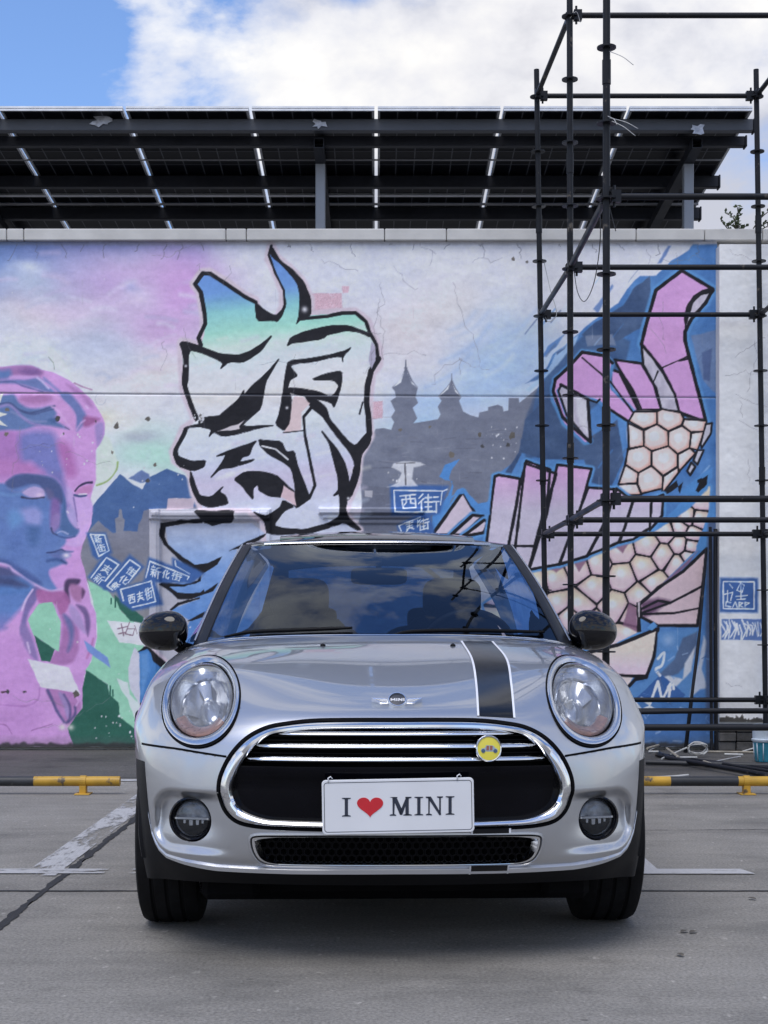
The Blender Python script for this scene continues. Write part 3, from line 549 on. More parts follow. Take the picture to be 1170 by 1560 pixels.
# --- the striped graffiti figure
SIL = A_((150,510),(240,530),(255,480),(260,400),(240,270),(210,230),(250,175),(280,175),(360,220),(440,280),(500,310),(510,400),(610,400),(640,340),(640,270),(610,190),(570,110),(580,50),(600,100),(660,150),(720,210),(765,300),(765,380),(900,370),(980,365),(1040,410),(1060,470),(1095,540),(1095,620),(1060,660),(1050,760),(1045,880),(1055,960),(1000,1060),(990,1180),(950,1270),(930,1340),(1000,1415),(1000,1500),(560,1500),(550,1370),(490,1330),(480,1310),(250,1310),(210,1240),(190,1130),(120,1080),(110,1040),(160,930),(220,890),(160,740),(150,560))
K.line(SIL + [SIL[0]], 15, (200,186,200), soft=4)
def figc(x, y):
    yy = y + .10 * (x - 400) + 8 * fbm(x / 20, y / 12, 91); st = [(380, (88,130,205)), (440, (104,150,214)), (470, (132,196,200)), (500, (152,210,194)), (525, (196,218,208)), (560, (206,216,228)), (600, (216,210,210)), (640, (204,212,228)), (700, (192,198,222)), (730, (194,186,212)), (770, (196,200,222)), (830, (190,196,222))]
    return np.stack([np.interp(yy, [s[0] for s in st], [s[1][k] for s in st]) for k in range(3)], -1)
K.fill(SIL, figc)
for k in range(46):
    x, y = rs.uniform(285, 550), rs.uniform(500, 800); L = rs.uniform(10, 40)
    if rs.random() < .8: K.line([(x, y), (x + L, y - L * .25)], rs.uniform(2, 7), rs.choice([(222,226,238),(206,192,216),(190,204,226),(216,214,206)]), soft=5, alpha=.35)
figure = [((500,310),(545,355),(600,385),(635,350),(648,300),(650,330),(630,385),(608,412),(590,405),(508,408)), ((580,45),(575,90),(620,130),(670,180),(705,230),(718,290),(712,380),(698,428),(722,398),(772,383),(770,300),(737,220),(690,165),(625,120)),
 ((655,528),(675,485),(760,452),(860,430),(950,428),(1065,470),(1058,488),(1000,462),(940,455),(850,475),(835,492),(740,508),(680,515)),
 ((138,518),(150,505),(182,510),(260,538),(340,568),(420,572),(480,552),(530,520),(588,472),(535,548),(480,588),(440,608),(375,605),(332,642),(348,610),(290,582),(230,558),(182,548),(180,690),(172,720),(198,800),(232,880),(212,892),(163,760),(148,700),(158,600),(148,545)),
 ((622,582),(560,655),(490,715),(448,765),(448,738),(422,785),(385,815),(345,848),(330,865),(270,868),(228,888),(236,918),(292,930),(278,968),(300,945),(345,965),(430,952),(530,922),(602,910),(438,916),(480,872),(532,830),(552,700),(582,650)),
 ((662,598),(760,588),(870,568),(930,553),(968,533),(925,582),(925,608),(918,575),(780,605),(690,615),(668,630)), ((660,600),(680,640),(708,672),(668,692),(658,735),(672,765),(678,790),(670,905),(640,938),(598,905),(618,855),(638,735),(650,640)),
 ((768,692),(840,660),(924,646),(917,720),(897,790),(882,826),(868,802),(760,774),(720,767),(660,750),(660,730),(730,733),(800,746),(865,772),(888,755),(906,720),(880,694)), ((740,768),(790,783),(842,818),(862,880),(902,930),(952,988),(985,1010),(1040,945),(1060,930),(1060,988),(1012,1058),(1002,1160),(962,1264),(932,1278),(960,1180),(983,1095),(952,1032),(898,972),(846,897),(828,870),(770,824)),
 ((518,978),(560,982),(630,988),(652,1040),(692,1032),(708,1110),(748,1210),(768,1262),(702,1310),(686,1292),(698,1230),(678,1122),(638,1088),(568,1052),(523,1008)), ((512,983),(470,1000),(420,1014),(360,1038),(308,1062),(362,1050),(348,1080),(320,1120),(283,1168),(332,1122),(400,1112),(470,1092),(502,1072),(428,1087),(440,1064),(475,1055),(490,1012)),
 ((818,932),(852,970),(902,1030),(942,1110),(958,1200),(948,1270),(928,1345),(908,1345),(908,1240),(876,1252),(904,1220),(898,1150),(878,1080),(858,1000)), ((398,1170),(450,1133),(530,1132),(602,1148),(642,1185),(692,1230),(704,1274),(680,1242),(646,1216),(632,1258),(570,1252),(520,1226),(514,1195),(492,1215),(492,1268),(470,1246),(438,1200)),
 ((190,1125),(215,1200),(235,1250),(290,1256),(350,1203),(330,1230),(362,1250),(374,1292),(280,1308),(230,1288),(203,1235),(186,1180)), ((240,918),(180,922),(165,960),(127,1030),(132,1060),(200,1085),(264,1078),(257,1112),(200,1132),(128,1107),(103,1040),(148,955),(163,918),(230,903)),
 ((208,1320),(300,1326),(402,1318),(396,1372),(330,1402),(260,1387),(250,1358)), ((488,1325),(540,1345),(560,1350),(620,1305),(636,1268),(694,1300),(640,1326),(590,1392),(640,1408),(740,1413),(850,1383),(908,1350),(928,1268),(948,1350),(1015,1412),(990,1417),(930,1378),(870,1402),(760,1432),(560,1440),(548,1372))]
def chaik(p, r=.16):
    o_ = []
    for a, b in zip(p, p[1:] + p[:1]): o_ += [(a[0] + (b[0]-a[0])*r, a[1] + (b[1]-a[1])*r), (b[0] + (a[0]-b[0])*r, b[1] + (a[1]-b[1])*r)]
    return o_
for p in figure:
    q_ = chaik(A_(*p)); K.fill(q_, BLK, soft=1.1); K.line(q_ + [q_[0]], 1.3, BLK, soft=1.0)
K.line(A_((240,522),(228,490),(262,420),(258,370),(240,270),(212,230),(250,178),(285,180),(370,235),(450,290),(505,318)), 6.5, BLK); K.line(A_((580,45),(567,90),(600,180),(640,260),(645,340)), 3.6, BLK)
K.line(A_((715,398),(850,385),(920,370),(985,368),(1035,410),(1052,460),(1085,520),(1095,600)), 5.5, BLK); K.line(A_((1095,590),(1060,650),(1043,720),(1038,800),(1048,870),(1052,950),(1030,1010)), 9, BLK); K.fill(A_((1062,505),(1080,530),(1082,600),(1062,640),(1050,600)), (168,164,188)); K.line(A_((1020,800),(1005,855)), 2.5, BLK)
K.line(A_((772,825),(735,870),(742,960),(770,1100),(790,1200),(762,1262)), 4.4, BLK); K.line(A_((640,945),(735,936)), 2.4, BLK); K.fill(A_((690,770),(735,775),(765,805),(725,850),(725,935),(640,943),(668,905),(680,800)), (208,186,190)); K.fill(A_((640,1200),(690,1235),(700,1300),(625,1255)), (208,180,190)); K.fill(A_((315,940),(420,905),(460,878),(425,915),(430,930)), (196,188,196))
K.line(A_((535,1010),(600,1025),(660,1075)), 2.2, (214,216,228))
for x, y, r in ((740,352,4.5), (655,826,2.2), (950,1262,2), (168,625,2), (240,880,3)): K.blob(230+x/3.162, 360+y/3.162, r, r, (206,206,214), 1, 0)
# lower body over the door
K.fill(G_((190,60),(330,45),(540,45),(600,90),(520,130),(480,150),(470,300),(400,420),(340,560),(250,540),(290,440),(210,395),(330,350),(240,350),(175,292),(330,280),(345,250),(290,228),(200,130)), lambda x, y: np.stack([np.interp(y,[790,830,870,960],[188,150,112,80]) + 26*fbm(x/16,y/9,13), np.interp(y,[790,830,870,960],[192,172,150,128]) + 24*fbm(x/16,y/9,13), np.interp(y,[790,830,870,960],[214,212,210,196]) + 18*fbm(x/16,y/9,13)], -1), soft=2)
for p in (((345,28),(250,33),(172,44),(166,92),(182,132),(240,188),(285,228),(340,252),(402,212),(420,180),(360,208),(310,212),(260,182),(202,130),(187,100),(192,60),(260,47),(340,44)), ((335,250),(320,278),(260,292),(180,283),(168,294),(210,322),(240,352),(300,352),(340,337),(384,322),(408,283),(350,322),(345,312),(330,326),(300,330),(240,325),(205,302),(265,304),(334,280)), ((450,157),(520,118),(605,86),(592,102),(520,142),(460,152)), ((278,442),(350,403),(342,425),(300,442)), ((208,396),(240,368),(330,343),(330,352),(245,378),(212,400)), ((310,0),(470,0),(472,30),(380,58),(345,40))): K.fill(G_(*p), BLK, soft=1.1)
lb = C_((808,982),(878,958),(905,985),(1005,1085),(1000,1180),(850,1310),(815,1290),(812,1100)); K.line(lb + [lb[0]], 14, (196,180,196), soft=4); K.fill(lb, (60,118,186)); K.fill(C_((835,1000),(880,990),(890,1100),(840,1260)), (88,140,200), soft=6); K.line(lb + [lb[0]], 5, BLK); K.fill(C_((895,980),(930,1010),(960,1050),(1005,1085),(960,1080),(915,1040)), BLK)
# --- the marble-like head in pink and blue
L1 = tf(0, 540, 6.882); L2 = tf(0, 700, 6.882); L3 = tf(0, 880, 6.047)
PK = lambda x, y: np.stack([198 + 14*fbm(x/22,y/20,23), 146 + 16*fbm(x/22,y/20,23), 210 + 10*fbm(x/22,y/20,23)], -1)
head = H_((-440,1000),(-470,700),(-440,400),(-330,200),(-160,100),(-60,82),(0,80),(100,68),(200,70),(260,95),(330,110),(430,160),(500,215),(580,290),(630,370),(655,430),(655,500),(625,560),(600,600),(600,780),(580,850),(565,900),(578,960),(570,1060),(520,1180),(500,1260),(530,1350),(550,1450),(570,1560)) + C_((572,760),(575,900),(540,1040),(500,1130),(490,1300),(430,1420),(445,1552),(-900,1552),(-820,1300),(-560,1080),(-420,900),(-400,600))
K.fill(B_((275,730),(330,755),(400,850),(440,945),(390,900),(320,850)), (206,220,208), soft=4, alpha=.7, smooth=True); K.line(B_((288,795),(318,830),(322,868)), 1, (130,140,130)); K.fill(B_((590,1270),(650,1280),(690,1390),(702,1440),(650,1520),(570,1556),(575,1400)), (202,222,204), soft=4, alpha=.8, smooth=True); K.line(B_((700,1420),(690,1470),(640,1530),(575,1558)), 1.8, (128,156,76), soft=2.5, smooth=True); K.blob(160, 636, 12, 10, (226,206,190), .7, 0)
K.line([(153 + 8*math.cos(a), 608 + 9*math.sin(a)) for a in np.linspace(0, 5.6, 16)], .9, (176,182,196))
K.fill(head, PK, wob=.6)
SB = lambda x, y: np.stack([82 + 20*fbm(x/24,y/30,27), 118 + 22*fbm(x/24,y/30,27), 180 + 16*fbm(x/24,y/30,27)], -1)
def soft_shapes(T, items):
    for it in items: K.fill(T(*it[0]), it[1], soft=it[2], alpha=it[3] if len(it) > 3 else .92, smooth=True, wob=.5)
def soft_lines(T, items):
    for p, w, c, s_ in items: K.line(T(*p), w, c, soft=s_, smooth=True, alpha=.9)
soft_shapes(L1, [
 (((-500,800),(220,820),(240,1000),(230,1260),(-500,1260)), (164,112,182), 12), (((220,840),(500,800),(600,900),(645,1100),(660,1260),(420,1260),(330,1140),(230,1110)), (106,116,184), 14), (((-500,1110),(0,1090),(220,1130),(350,1150),(420,1260),(-500,1260)), (178,118,184), 12), (((600,930),(720,950),(780,1100),(800,1260),(690,1260)), (170,104,172), 12),
 (((-500,160),(0,140),(150,120),(290,115),(390,140),(455,185),(420,230),(300,228),(150,215),(0,250),(-500,250)), (152,108,166), 6), (((-500,180),(0,170),(100,160),(110,230),(0,262),(-500,262)), (86,122,182), 8), (((200,165),(380,150),(412,205),(300,222)), (122,88,150), 8),
 (((-500,290),(0,275),(150,262),(280,262),(390,238),(480,300),(560,388),(480,392),(380,362),(250,322),(150,308),(0,304),(-500,310)), (94,116,172), 5), (((-500,330),(0,318),(150,325),(250,350),(350,386),(320,402),(120,388),(0,372),(-500,380)), (198,152,212), 4),
 (((455,238),(560,325),(645,402),(600,412),(520,372)), (110,126,188), 5), (((700,310),(850,400),(930,470),(980,560),(900,520),(860,440),(760,370)), (164,114,174), 7), (((620,408),(720,402),(800,480),(860,560),(905,650),(885,720),(832,782),(800,792),(790,650),(740,560),(660,480)), (94,114,172), 5), (((890,650),(1000,660),(1042,680),(980,730),(900,762),(870,730)), (152,88,144), 6), (((1000,740),(1080,720),(1085,850),(1030,960),(1010,900)), (150,130,190), 5),
 (((-500,440),(0,430),(140,418),(200,500),(300,560),(420,562),(560,540),(592,620),(560,680),(640,730),(722,782),(600,762),(430,742),(330,762),(230,792),(100,792),(-500,790)), (82,114,166), 5), (((230,440),(450,420),(560,470),(400,522),(220,500)), (168,114,170), 8), (((560,560),(640,640),(720,740),(775,795),(800,690),(780,600),(700,510),(620,440),(560,410)), (198,146,206), 4), (((500,690),(600,650),(580,720)), (70,98,150), 5)])
soft_lines(L1, [(((110,240),(250,238),(392,232)), 4, (192,152,212), 4), (((0,290),(130,285),(240,330),(370,370),(450,395)), 2, (80,92,148), 2.5), (((392,245),(450,290),(510,352)), 3, (204,184,228), 3), (((480,300),(600,400),(640,470)), 3, (190,146,208), 3), (((0,522),(100,510),(190,570),(300,612),(420,590),(570,540)), 2.6, (66,80,128), 2.5), (((210,590),(340,626),(450,600),(562,570)), 2.2, (70,84,132), 2.5), (((120,600),(220,650),(350,700),(480,702)), 2.6, (128,138,186), 3.5), (((0,548),(90,530),(160,580),(240,660),(330,720),(420,742)), 3.4, (150,130,190), 4), (((350,420),(520,410),(620,462)), 2.4, (206,160,214), 3), (((540,545),(620,600),(700,720),(765,790)), 2.6, (206,162,216), 3), (((800,790),(850,720),(890,690)), 2.6, (196,156,212), 3), (((900,540),(920,560)), 3, (208,170,220), 3), (((780,300),(870,340),(965,370)), 1.8, (160,104,150), 1.6), (((680,760),(730,790)), 1.4, (90,60,100), 1.2), (((240,990),(400,960),(460,935),(580,960)), .9, (92,92,150), 1)])
for p in (((38,398),(0,505),(-30,470),(0,420)), ((-20,600),(78,626),(0,655),(-30,640)), ((-20,670),(80,756),(0,738),(-30,720))): K.fill(L1(*p), (214,214,204))
soft_shapes(L2, [
 (((-700,260),(0,250),(60,240),(150,170),(250,155),(400,165),(560,200),(640,280),(690,400),(700,560),(760,700),(828,745),(790,800),(700,820),(690,880),(640,930),(660,960),(720,985),(650,1010),(690,1075),(600,1120),(520,1160),(540,1260),(600,1350),(520,1380),(400,1330),(200,1200),(0,1080),(-700,1000)), SB, 5), (((500,90),(640,150),(700,300),(760,420),(795,600),(720,560),(690,400),(620,260)), (112,112,178), 10),
 (((780,400),(900,380),(962,460),(966,560),(920,720),(850,900),(720,905),(690,880),(790,800),(828,745),(815,680)), (196,160,220), 4), (((60,242),(150,175),(260,152),(400,163),(560,203),(642,290),(668,400),(640,470),(560,420),(470,350),(400,270),(300,262),(220,288),(100,302)), (70,84,134), 5), (((480,300),(550,330),(562,402),(500,412)), (96,96,142), 6),
 (((228,336),(300,294),(380,280),(450,308),(470,360),(455,396),(370,406),(290,390)), (184,160,206), 3.5), (((190,540),(350,500),(432,560),(420,680),(340,692),(250,640)), (142,146,206), 9), (((90,560),(200,540),(240,640),(120,720)), (98,142,200), 12), (((300,700),(420,720),(400,860),(340,900),(290,800)), (72,104,160), 12), (((540,420),(622,430),(632,560),(600,640),(560,702),(528,650)), (126,94,160), 7), (((570,560),(640,580),(640,680),(562,765),(530,700)), (134,112,172), 6),
 (((680,400),(700,560),(740,650),(800,722),(828,746),(790,802),(700,792),(640,740),(636,620),(660,500)), (70,100,152), 5), (((700,530),(760,480),(800,600),(818,705),(770,692),(720,620)), (168,152,208), 4), (((710,290),(770,360),(792,520),(740,480),(700,420)), (188,160,216), 6), (((788,342),(850,290),(962,268),(942,352),(850,362)), (190,126,182), 3), (((490,975),(560,958),(640,932),(680,950),(772,965),(700,986),(600,986)), (84,100,156), 3), (((520,992),(640,990),(732,990),(742,1012),(690,1042),(600,1042)), (96,110,170), 4),
 (((520,1180),(640,1130),(760,1080),(842,1010),(782,1080),(722,1170),(690,1262),(668,1342),(610,1358),(560,1270)), (192,142,208), 6), (((-700,960),(0,1040),(150,1100),(300,1180),(422,1270),(420,1312),(250,1242),(100,1152),(0,1082),(-700,1010)), (70,90,150), 6), (((-700,1060),(0,1120),(150,1190),(322,1310),(352,1400),(-700,1400)), (64,76,122), 6)])
K.blob(415/6.882, 700+372/6.882, 6, 3.6, (218,190,228), .95, 0); K.blob(695/6.882, 700+1006/6.882, 5.5, 4, (220,210,234), .95, 0)
soft_lines(L2, [(((80,300),(160,342),(232,332),(330,270),(420,285)), 2.6, (108,122,178), 3), (((228,394),(330,411),(462,396)), 2.8, (60,60,92), 1.8), (((-100,300),(60,372),(200,362)), 4.5, (104,140,196), 5), (((602,770),(650,754),(712,782)), 2.2, (152,162,206), 1.8), (((538,720),(556,770),(602,792)), 2.4, (58,68,110), 1.8), (((600,800),(700,822),(782,806)), 2.6, (62,86,142), 2.6), (((770,400),(792,520),(810,650),(826,722)), 1.8, (122,106,168), 1.8), (((704,545),(716,560)), 2, (214,206,232), 1.6), (((812,660),(826,712)), 2, (214,180,228), 1.4), (((780,372),(840,386),(902,376)), 3, (54,74,122), 1.6), (((830,364),(906,361)), 1.7, (222,216,236), 1), (((490,978),(560,972),(640,946),(682,962)), 2, (48,60,108), 1.5), (((500,1062),(600,1050),(690,1086)), 4.6, (60,84,140), 4.5), (((640,1055),(690,1086)), 2, (52,66,118), 1.4), (((-700,1030),(0,1090),(150,1170),(330,1290),(500,1372),(600,1372),(672,1346)), 3.4, (192,162,212), 2.8), (((850,900),(930,720),(966,560)), 1.4, (206,170,224), 1.5)])
K.line(L2((785,332),(830,282),(900,246),(962,240)), 2.6, (58,52,88), soft=1.4, smooth=True, w2=3.4)
soft_shapes(L3, [
 (((-700,-20),(0,0),(200,0),(312,90),(250,200),(150,330),(50,440),(0,490),(-700,700)), lambda x, y: np.stack([80 + np.clip((y-930)/40,0,1)*60, 122 - np.clip((y-930)/40,0,1)*4, 188 + 0*x], -1), 9), (((-700,-40),(0,-10),(160,20),(260,80),(160,90),(0,70),(-700,60)), (66,76,122), 8), (((600,40),(640,10),(740,20),(700,80),(640,90),(640,230),(600,180),(590,100)), (62,48,84), 4), (((650,60),(720,70),(760,110),(740,220),(680,200),(640,120)), (166,112,160), 5), (((755,100),(785,130),(755,190)), (86,58,96), 4),
 (((320,90),(250,200),(212,330),(190,440),(190,522),(240,502),(242,440),(262,330),(342,200),(362,112)), (112,102,162), 4), (((190,440),(190,532),(230,642),(300,742),(352,752),(300,560),(242,440)), (134,114,174), 5), (((340,112),(470,130),(600,130),(642,240),(560,350),(500,240),(360,230)), (166,98,158), 4), (((560,350),(640,370),(722,480),(722,650),(682,762),(600,802),(460,782),(510,680),(560,600),(575,440)), (162,108,168), 5), (((578,340),(652,380),(682,470),(662,620),(620,682),(640,520)), (100,106,162), 6), (((640,250),(722,300),(772,420),(792,520),(720,460),(650,370)), (168,142,198), 5), (((700,250),(790,280),(832,400),(812,542),(790,480),(770,350)), (106,86,138), 4), (((430,1030),(650,1050),(752,1180),(742,1262),(640,1372),(600,1332),(520,1212)), (172,118,178), 5), (((540,1060),(600,1090),(642,1200),(622,1302),(590,1200)), (152,132,188), 4), (((-700,480),(0,520),(180,560),(340,1000),(300,1500),(-700,1500)), (192,138,206), 16, .6)])
soft_lines(L3, [(((302,110),(242,200),(202,300)), 2.8, (206,182,226), 2.2), (((252,600),(276,690)), 3.2, (206,182,222), 2.6), (((590,1080),(642,1180),(642,1290),(610,1340)), 3.4, (84,80,132), 3), (((692,1190),(690,1262),(630,1332)), 3.4, (80,76,126), 3), (((440,1040),(482,1130),(520,1222),(592,1332)), 4, (80,80,132), 3), (((0,1170),(240,1182),(350,1120),(362,1020)), 1.6, (168,112,182), 3), (((860,560),(840,640),(800,740)), 3, (176,108,168), 3), (((660,1050),(720,1130),(700,1180)), 2.2, (206,160,214), 2.5), (((0,1350),(60,1365),(110,1440)), 1.2, (150,100,160), 1.5), (((290,1410),(330,1395),(480,1350)), 1.2, (150,100,160), 1.5)])
for p in (((5,1050),(60,1042),(105,1050),(60,1058),(20,1066)), ((200,1048),(245,1045),(245,1062))): K.fill(L3(*p), (92,66,84))
MINT = lambda x, y: np.stack([142 + 14*fbm(x/30,y/30,37), 202 + 10*fbm(x/30,y/30,37), 174 + 12*fbm(x/30,y/30,37)], -1)
DGR = (40,96,82)
K.fill(C_((520,560),(560,580),(640,625),(700,700),(720,745),(780,800),(900,880),(850,960),(810,990),(800,1060),(850,1552),(700,1552),(640,1180),(505,1100),(545,1040),(578,900),(570,760)), MINT); K.fill(C_((230,702),(310,690),(362,810),(350,985),(320,970),(200,890),(165,800)), MINT)
for p in (((205,890),(326,972),(300,1046),(245,1040)), ((512,1095),(640,1180),(650,1240),(705,1290),(712,1375),(812,1452),(860,1552),(440,1552),(400,1440),(490,1320),(490,1200)), ((680,650),(850,780),(860,820),(775,805),(712,732))): K.fill(C_(*p), DGR)
for x in ((655,1190,655,1260), (670,1215,672,1250), (685,670,685,720), (660,670,660,700)): K.line(C_(x[:2], x[2:]), 2.2, DGR)
for p, c in ((((690,1140),(760,1170),(770,1240),(830,1300),(850,1400),(800,1380),(760,1270),(720,1210)), (200,214,214)), (((760,1080),(800,960),(830,1000),(830,1300),(770,1200)), (196,196,212)), (((165,1030),(410,1080),(478,1240),(380,1218),(240,1195)), (210,208,222)), (((635,800),(860,820),(860,950),(710,930)), (212,212,222)), (((495,912),(640,1020),(656,1082),(520,982)), (112,142,206))): K.fill(C_(*p), c)
for p in (((700,850),(760,835)), ((705,880),(745,870)), ((720,820),(735,890)), ((770,810),(745,880),(790,890),(800,850),(760,850)), ((800,830),(815,880))): K.line(C_(*p), 1.4, (120,92,110))
# signs with brushed characters
HZ = {'xi': [((.05,.08),(.95,.06)), ((.12,.34),(.90,.32),(.88,.96),(.14,.96),(.12,.34)), ((.38,.08),(.36,.55),(.22,.72)), ((.62,.08),(.62,.62),(.80,.66))],
 'jie': [((.22,.02),(.04,.24)), ((.26,.26),(.02,.52)), ((.16,.42),(.16,.98)), ((.34,.20),(.64,.18)), ((.48,.04),(.48,.44)), ((.32,.44),(.66,.42)), ((.35,.68),(.63,.66)), ((.48,.50),(.48,.92)), ((.30,.94),(.68,.90)), ((.74,.16),(.96,.14)), ((.70,.40),(1.0,.38)), ((.87,.40),(.87,.96),(.78,.90))],
 'xin': [((.08,.14),(.46,.12)), ((.26,.0),(.27,.12)), ((.04,.36),(.50,.34)), ((.05,.58),(.48,.56)), ((.27,.36),(.27,.98)), ((.22,.62),(.04,.86)), ((.33,.62),(.48,.84)), ((.92,.04),(.62,.16)), ((.62,.16),(.56,.94)), ((.62,.42),(1.0,.40)), ((.82,.42),(.82,1.0))],
 'hua': [((.30,.02),(.04,.46)), ((.20,.28),(.20,.98)), ((.88,.18),(.50,.58)), ((.56,.02),(.56,.86),(.94,.90),(.97,.70))],
 'mao': [((.1,.2),(.9,.15)), ((.2,.45),(.8,.42)), ((.5,.0),(.45,.6),(.1,.95)), ((.5,.6),(.95,.9)), ((.15,.7),(.85,.66))]}
WH = (206,222,244); SG = (56,94,160)
def glyph(k, o, ux, uy, w=1.7):
    for s in HZ[k]: K.line([(o[0] + a*ux[0] + b*uy[0], o[1] + a*ux[1] + b*uy[1]) for a, b in s], w, WH, soft=.9, wob=.3)
def sign(poly, frame, chars, w=1.7):
    K.line(poly + [poly[0]], 4, SG, soft=4, alpha=.7); K.fill(poly, SG, soft=2)
    if frame: K.line(frame, 2.0, WH, soft=1)
    for c in chars: glyph(*c, w=w)
sign(I2((80,192),(235,190),(292,362),(168,418),(128,380)), I2((270,345),(230,205),(105,200),(180,395),(262,350)), [('xin', (142,815.5), (11,0), (3.5,12)), ('jie', (146.5,829), (12,-1), (4,12))], 1.4)
sign(I2((245,370),(372,460),(230,682),(88,582)), I2((110,585),(248,405),(355,470),(235,615)), [('mao', (160,858), (12,8), (-8,11)), ('xin', (150,872), (11,8), (-9,11))], 1.5)
sign(I2((455,385),(575,490),(440,640),(305,708),(230,682)), I2((300,695),(252,660),(455,425),(550,490),(440,630)), [('jie', (199,862), (11,8), (-8,10)), ('hua', (187,875), (11,7), (-7,10)), ('xin', (175,886), (9,5), (-7,8))], 1.5)
sign(I2((630,412),(840,490),(835,412),(1110,548),(990,632),(585,615)), I2((598,585),(638,440),(980,575),(965,600)), [('xin', (231.5,861), (14,4), (-2,17)), ('hua', (249,867), (10,4), (-3,12)), ('jie', (263,871), (14,4), (-3,11))], 1.5)
K.line(I2((855,435),(862,480),(985,550)), 1.6, WH)
sign(I2((340,688),(672,600),(740,820),(560,860),(480,872),(380,800)), I2((398,790),(372,690),(650,615),(692,800),(480,848)), [('xi', (194,907), (11,-3), (2,13)), ('mao', (207,903), (11,-3), (2,15)), ('jie', (220,897), (11,-4), (3,18))], 1.6)
sign(J_((205,235),(715,240),(640,470),(600,490),(220,490)), J_((650,405),(665,280),(235,275),(245,470),(420,475),(590,465)), [('xi', (608,754), (26,-2), (3,22)), ('jie', (637,752), (32,1), (0,29))], 2.3)
K.line(J_((665,285),(710,265)), 2, WH); sign(J_((270,590),(470,490),(555,495),(590,660),(290,680)), J_((300,640),(280,590),(470,515)), [('mao', (617,797), (13,-4), (1,14)), ('jie', (637,791), (16,-3), (1,18))], 2.0)
K.line(J_((450,520),(445,600)), 2, WH)
# --- wear: joint line, cracks, chips
K.line([(-330,600), (0,598), (300,601), (600,604), (1093,606)], 1.6, (120,124,140), soft=1.6, alpha=.75, wob=.2)
def crack(x, y, dx, dy, n, col=(120,118,128), w=.8, a=.5):
    pts = [(x, y)]
    for i in range(n):
        x += dx + rs.gauss(0, 2.6); y += dy + rs.gauss(0, 2.6); pts.append((x, y))
    K.line(pts, w, col, soft=1, alpha=a, wob=.3)
for c in ((580,430,-.4,6,22), (578,455,-1,7,18), (690,430,1.5,7,18), (700,545,0,5,6), (700,548,-5,3,10), (700,548,6,1,9), (585,540,7,-1,9), (655,380,.4,4,4), (720,400,5,0,10), (490,395,5,1,10), (640,370,4,2,6), (1010,395,5,1,12), (1030,385,0,5,5), (985,380,1,6,5), (1010,460,2,7,8), (990,500,3,6,6), (250,520,-2,6,8), (280,500,2,5,7), (300,405,4,2,8), (350,405,-2,6,5), (600,405,4,5,6), (30,685,6,-1,12), (100,690,6,1,14), (30,650,0,7,16), (560,640,7,-2,8), (20,1060,8,1,10), (60,1110,8,-3,14), (230,390,7,-1,12), (450,540,-1,6,14), (540,505,5,1,10), (395,555,7,1,14), (1005,1020,3,5,8), (870,640,4,5,6), (760,640,5,3,8), (600,690,6,-2,9)): crack(*c)
for x in list(range(-200, 330, 37)) + list(range(430, 1080, 52)): crack(x + rs.uniform(-12, 12), 372, rs.uniform(-.5, .5), 3.2, rs.randint(2, 7), (98,98,112), .9, .7)
def chip(x, y, r, col, n=9):
    p = [(x + math.cos(2*math.pi*k/n) * r * rs.uniform(.5, 1.2), y + math.sin(2*math.pi*k/n) * r * rs.uniform(.6, 1.5)) for k in range(n)]; K.fill(p, col, soft=.9, wob=1)
for x, y, r in ((88,639,4), (9,661,4.5), (11,624,3), (178,649,5), (225,638,4.2), (225,732,3.5), (236,708,2.6), (115,1058,5.5), (171,689,2.5), (688,692,5), (780,663,5.5), (774,678,3.5), (731,662,3), (12,1054,3.5), (37,1054,2.5), (610,655,3.5), (306,634,3), (735,680,3), (655,650,2.2), (146,642,1.6), (97,661,2), (782,395,3), (803,399,2.5)): chip(x, y, r, rs.choice([(92,88,84),(110,104,98),(70,70,74)]))
for k in range(120):                             # pale flakes where the top coat has gone
    zx = rs.choice([(590, 640, 705, 735), (215, 290, 705, 760), (140, 210, 1090, 1130), (740, 800, 650, 700), (290, 310, 630, 650), (60, 160, 660, 720), (0, 1090, 380, 1130)]); x, y = rs.uniform(*zx[:2]), rs.uniform(*zx[2:]); chip(x, y, rs.uniform(.4, 1.8), rs.choice([(206,208,218),(204,206,216),(190,190,196)]), 6)
K.fill([(600,706),(616,702),(640,704),(648,708),(630,712),(628,730),(636,740),(590,742),(606,736),(612,720),(596,712)], (216,218,226), alpha=.8, soft=2); K.line([(617,707),(618,738)], 2.2, (92,92,104)); K.line([(604,706),(632,705)], 1.4, (100,100,110)); 
for x in (95, 108): K.blob(x, 1108, 5, 4.5, (206,206,200), .9, 0)
for k in range(30):                              # drips
    x, y = rs.uniform(-20, 1090), rs.uniform(400, 1050); K.line([(x, y), (x + rs.uniform(-.6, .6), y + rs.uniform(8, 40))], .8, rs.choice([(150,150,160),(200,204,214)]), alpha=.28)
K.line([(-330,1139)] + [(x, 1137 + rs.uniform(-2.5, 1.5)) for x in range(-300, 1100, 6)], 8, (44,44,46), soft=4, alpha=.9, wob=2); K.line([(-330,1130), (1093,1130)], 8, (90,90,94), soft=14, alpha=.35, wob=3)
K.line([(-330,371), (1093,371)], 4, (110,112,124), soft=5, alpha=.5, wob=1)
K.C += (3.5 * fbm(X_ / 4, Y_ / 26, 95, 3) + 3 * fbm(X_ / 34, Y_ / 5, 96, 3) + 9 * fbm(X_ / 60, Y_ / 24, 97, 4))[..., None]      # roller and brush marks
K.C += rng.standard_normal(K.X.shape)[..., None] * 1.6 + (6 * fbm(X_ / 7, Y_ / 6, 15, 3))[..., None]
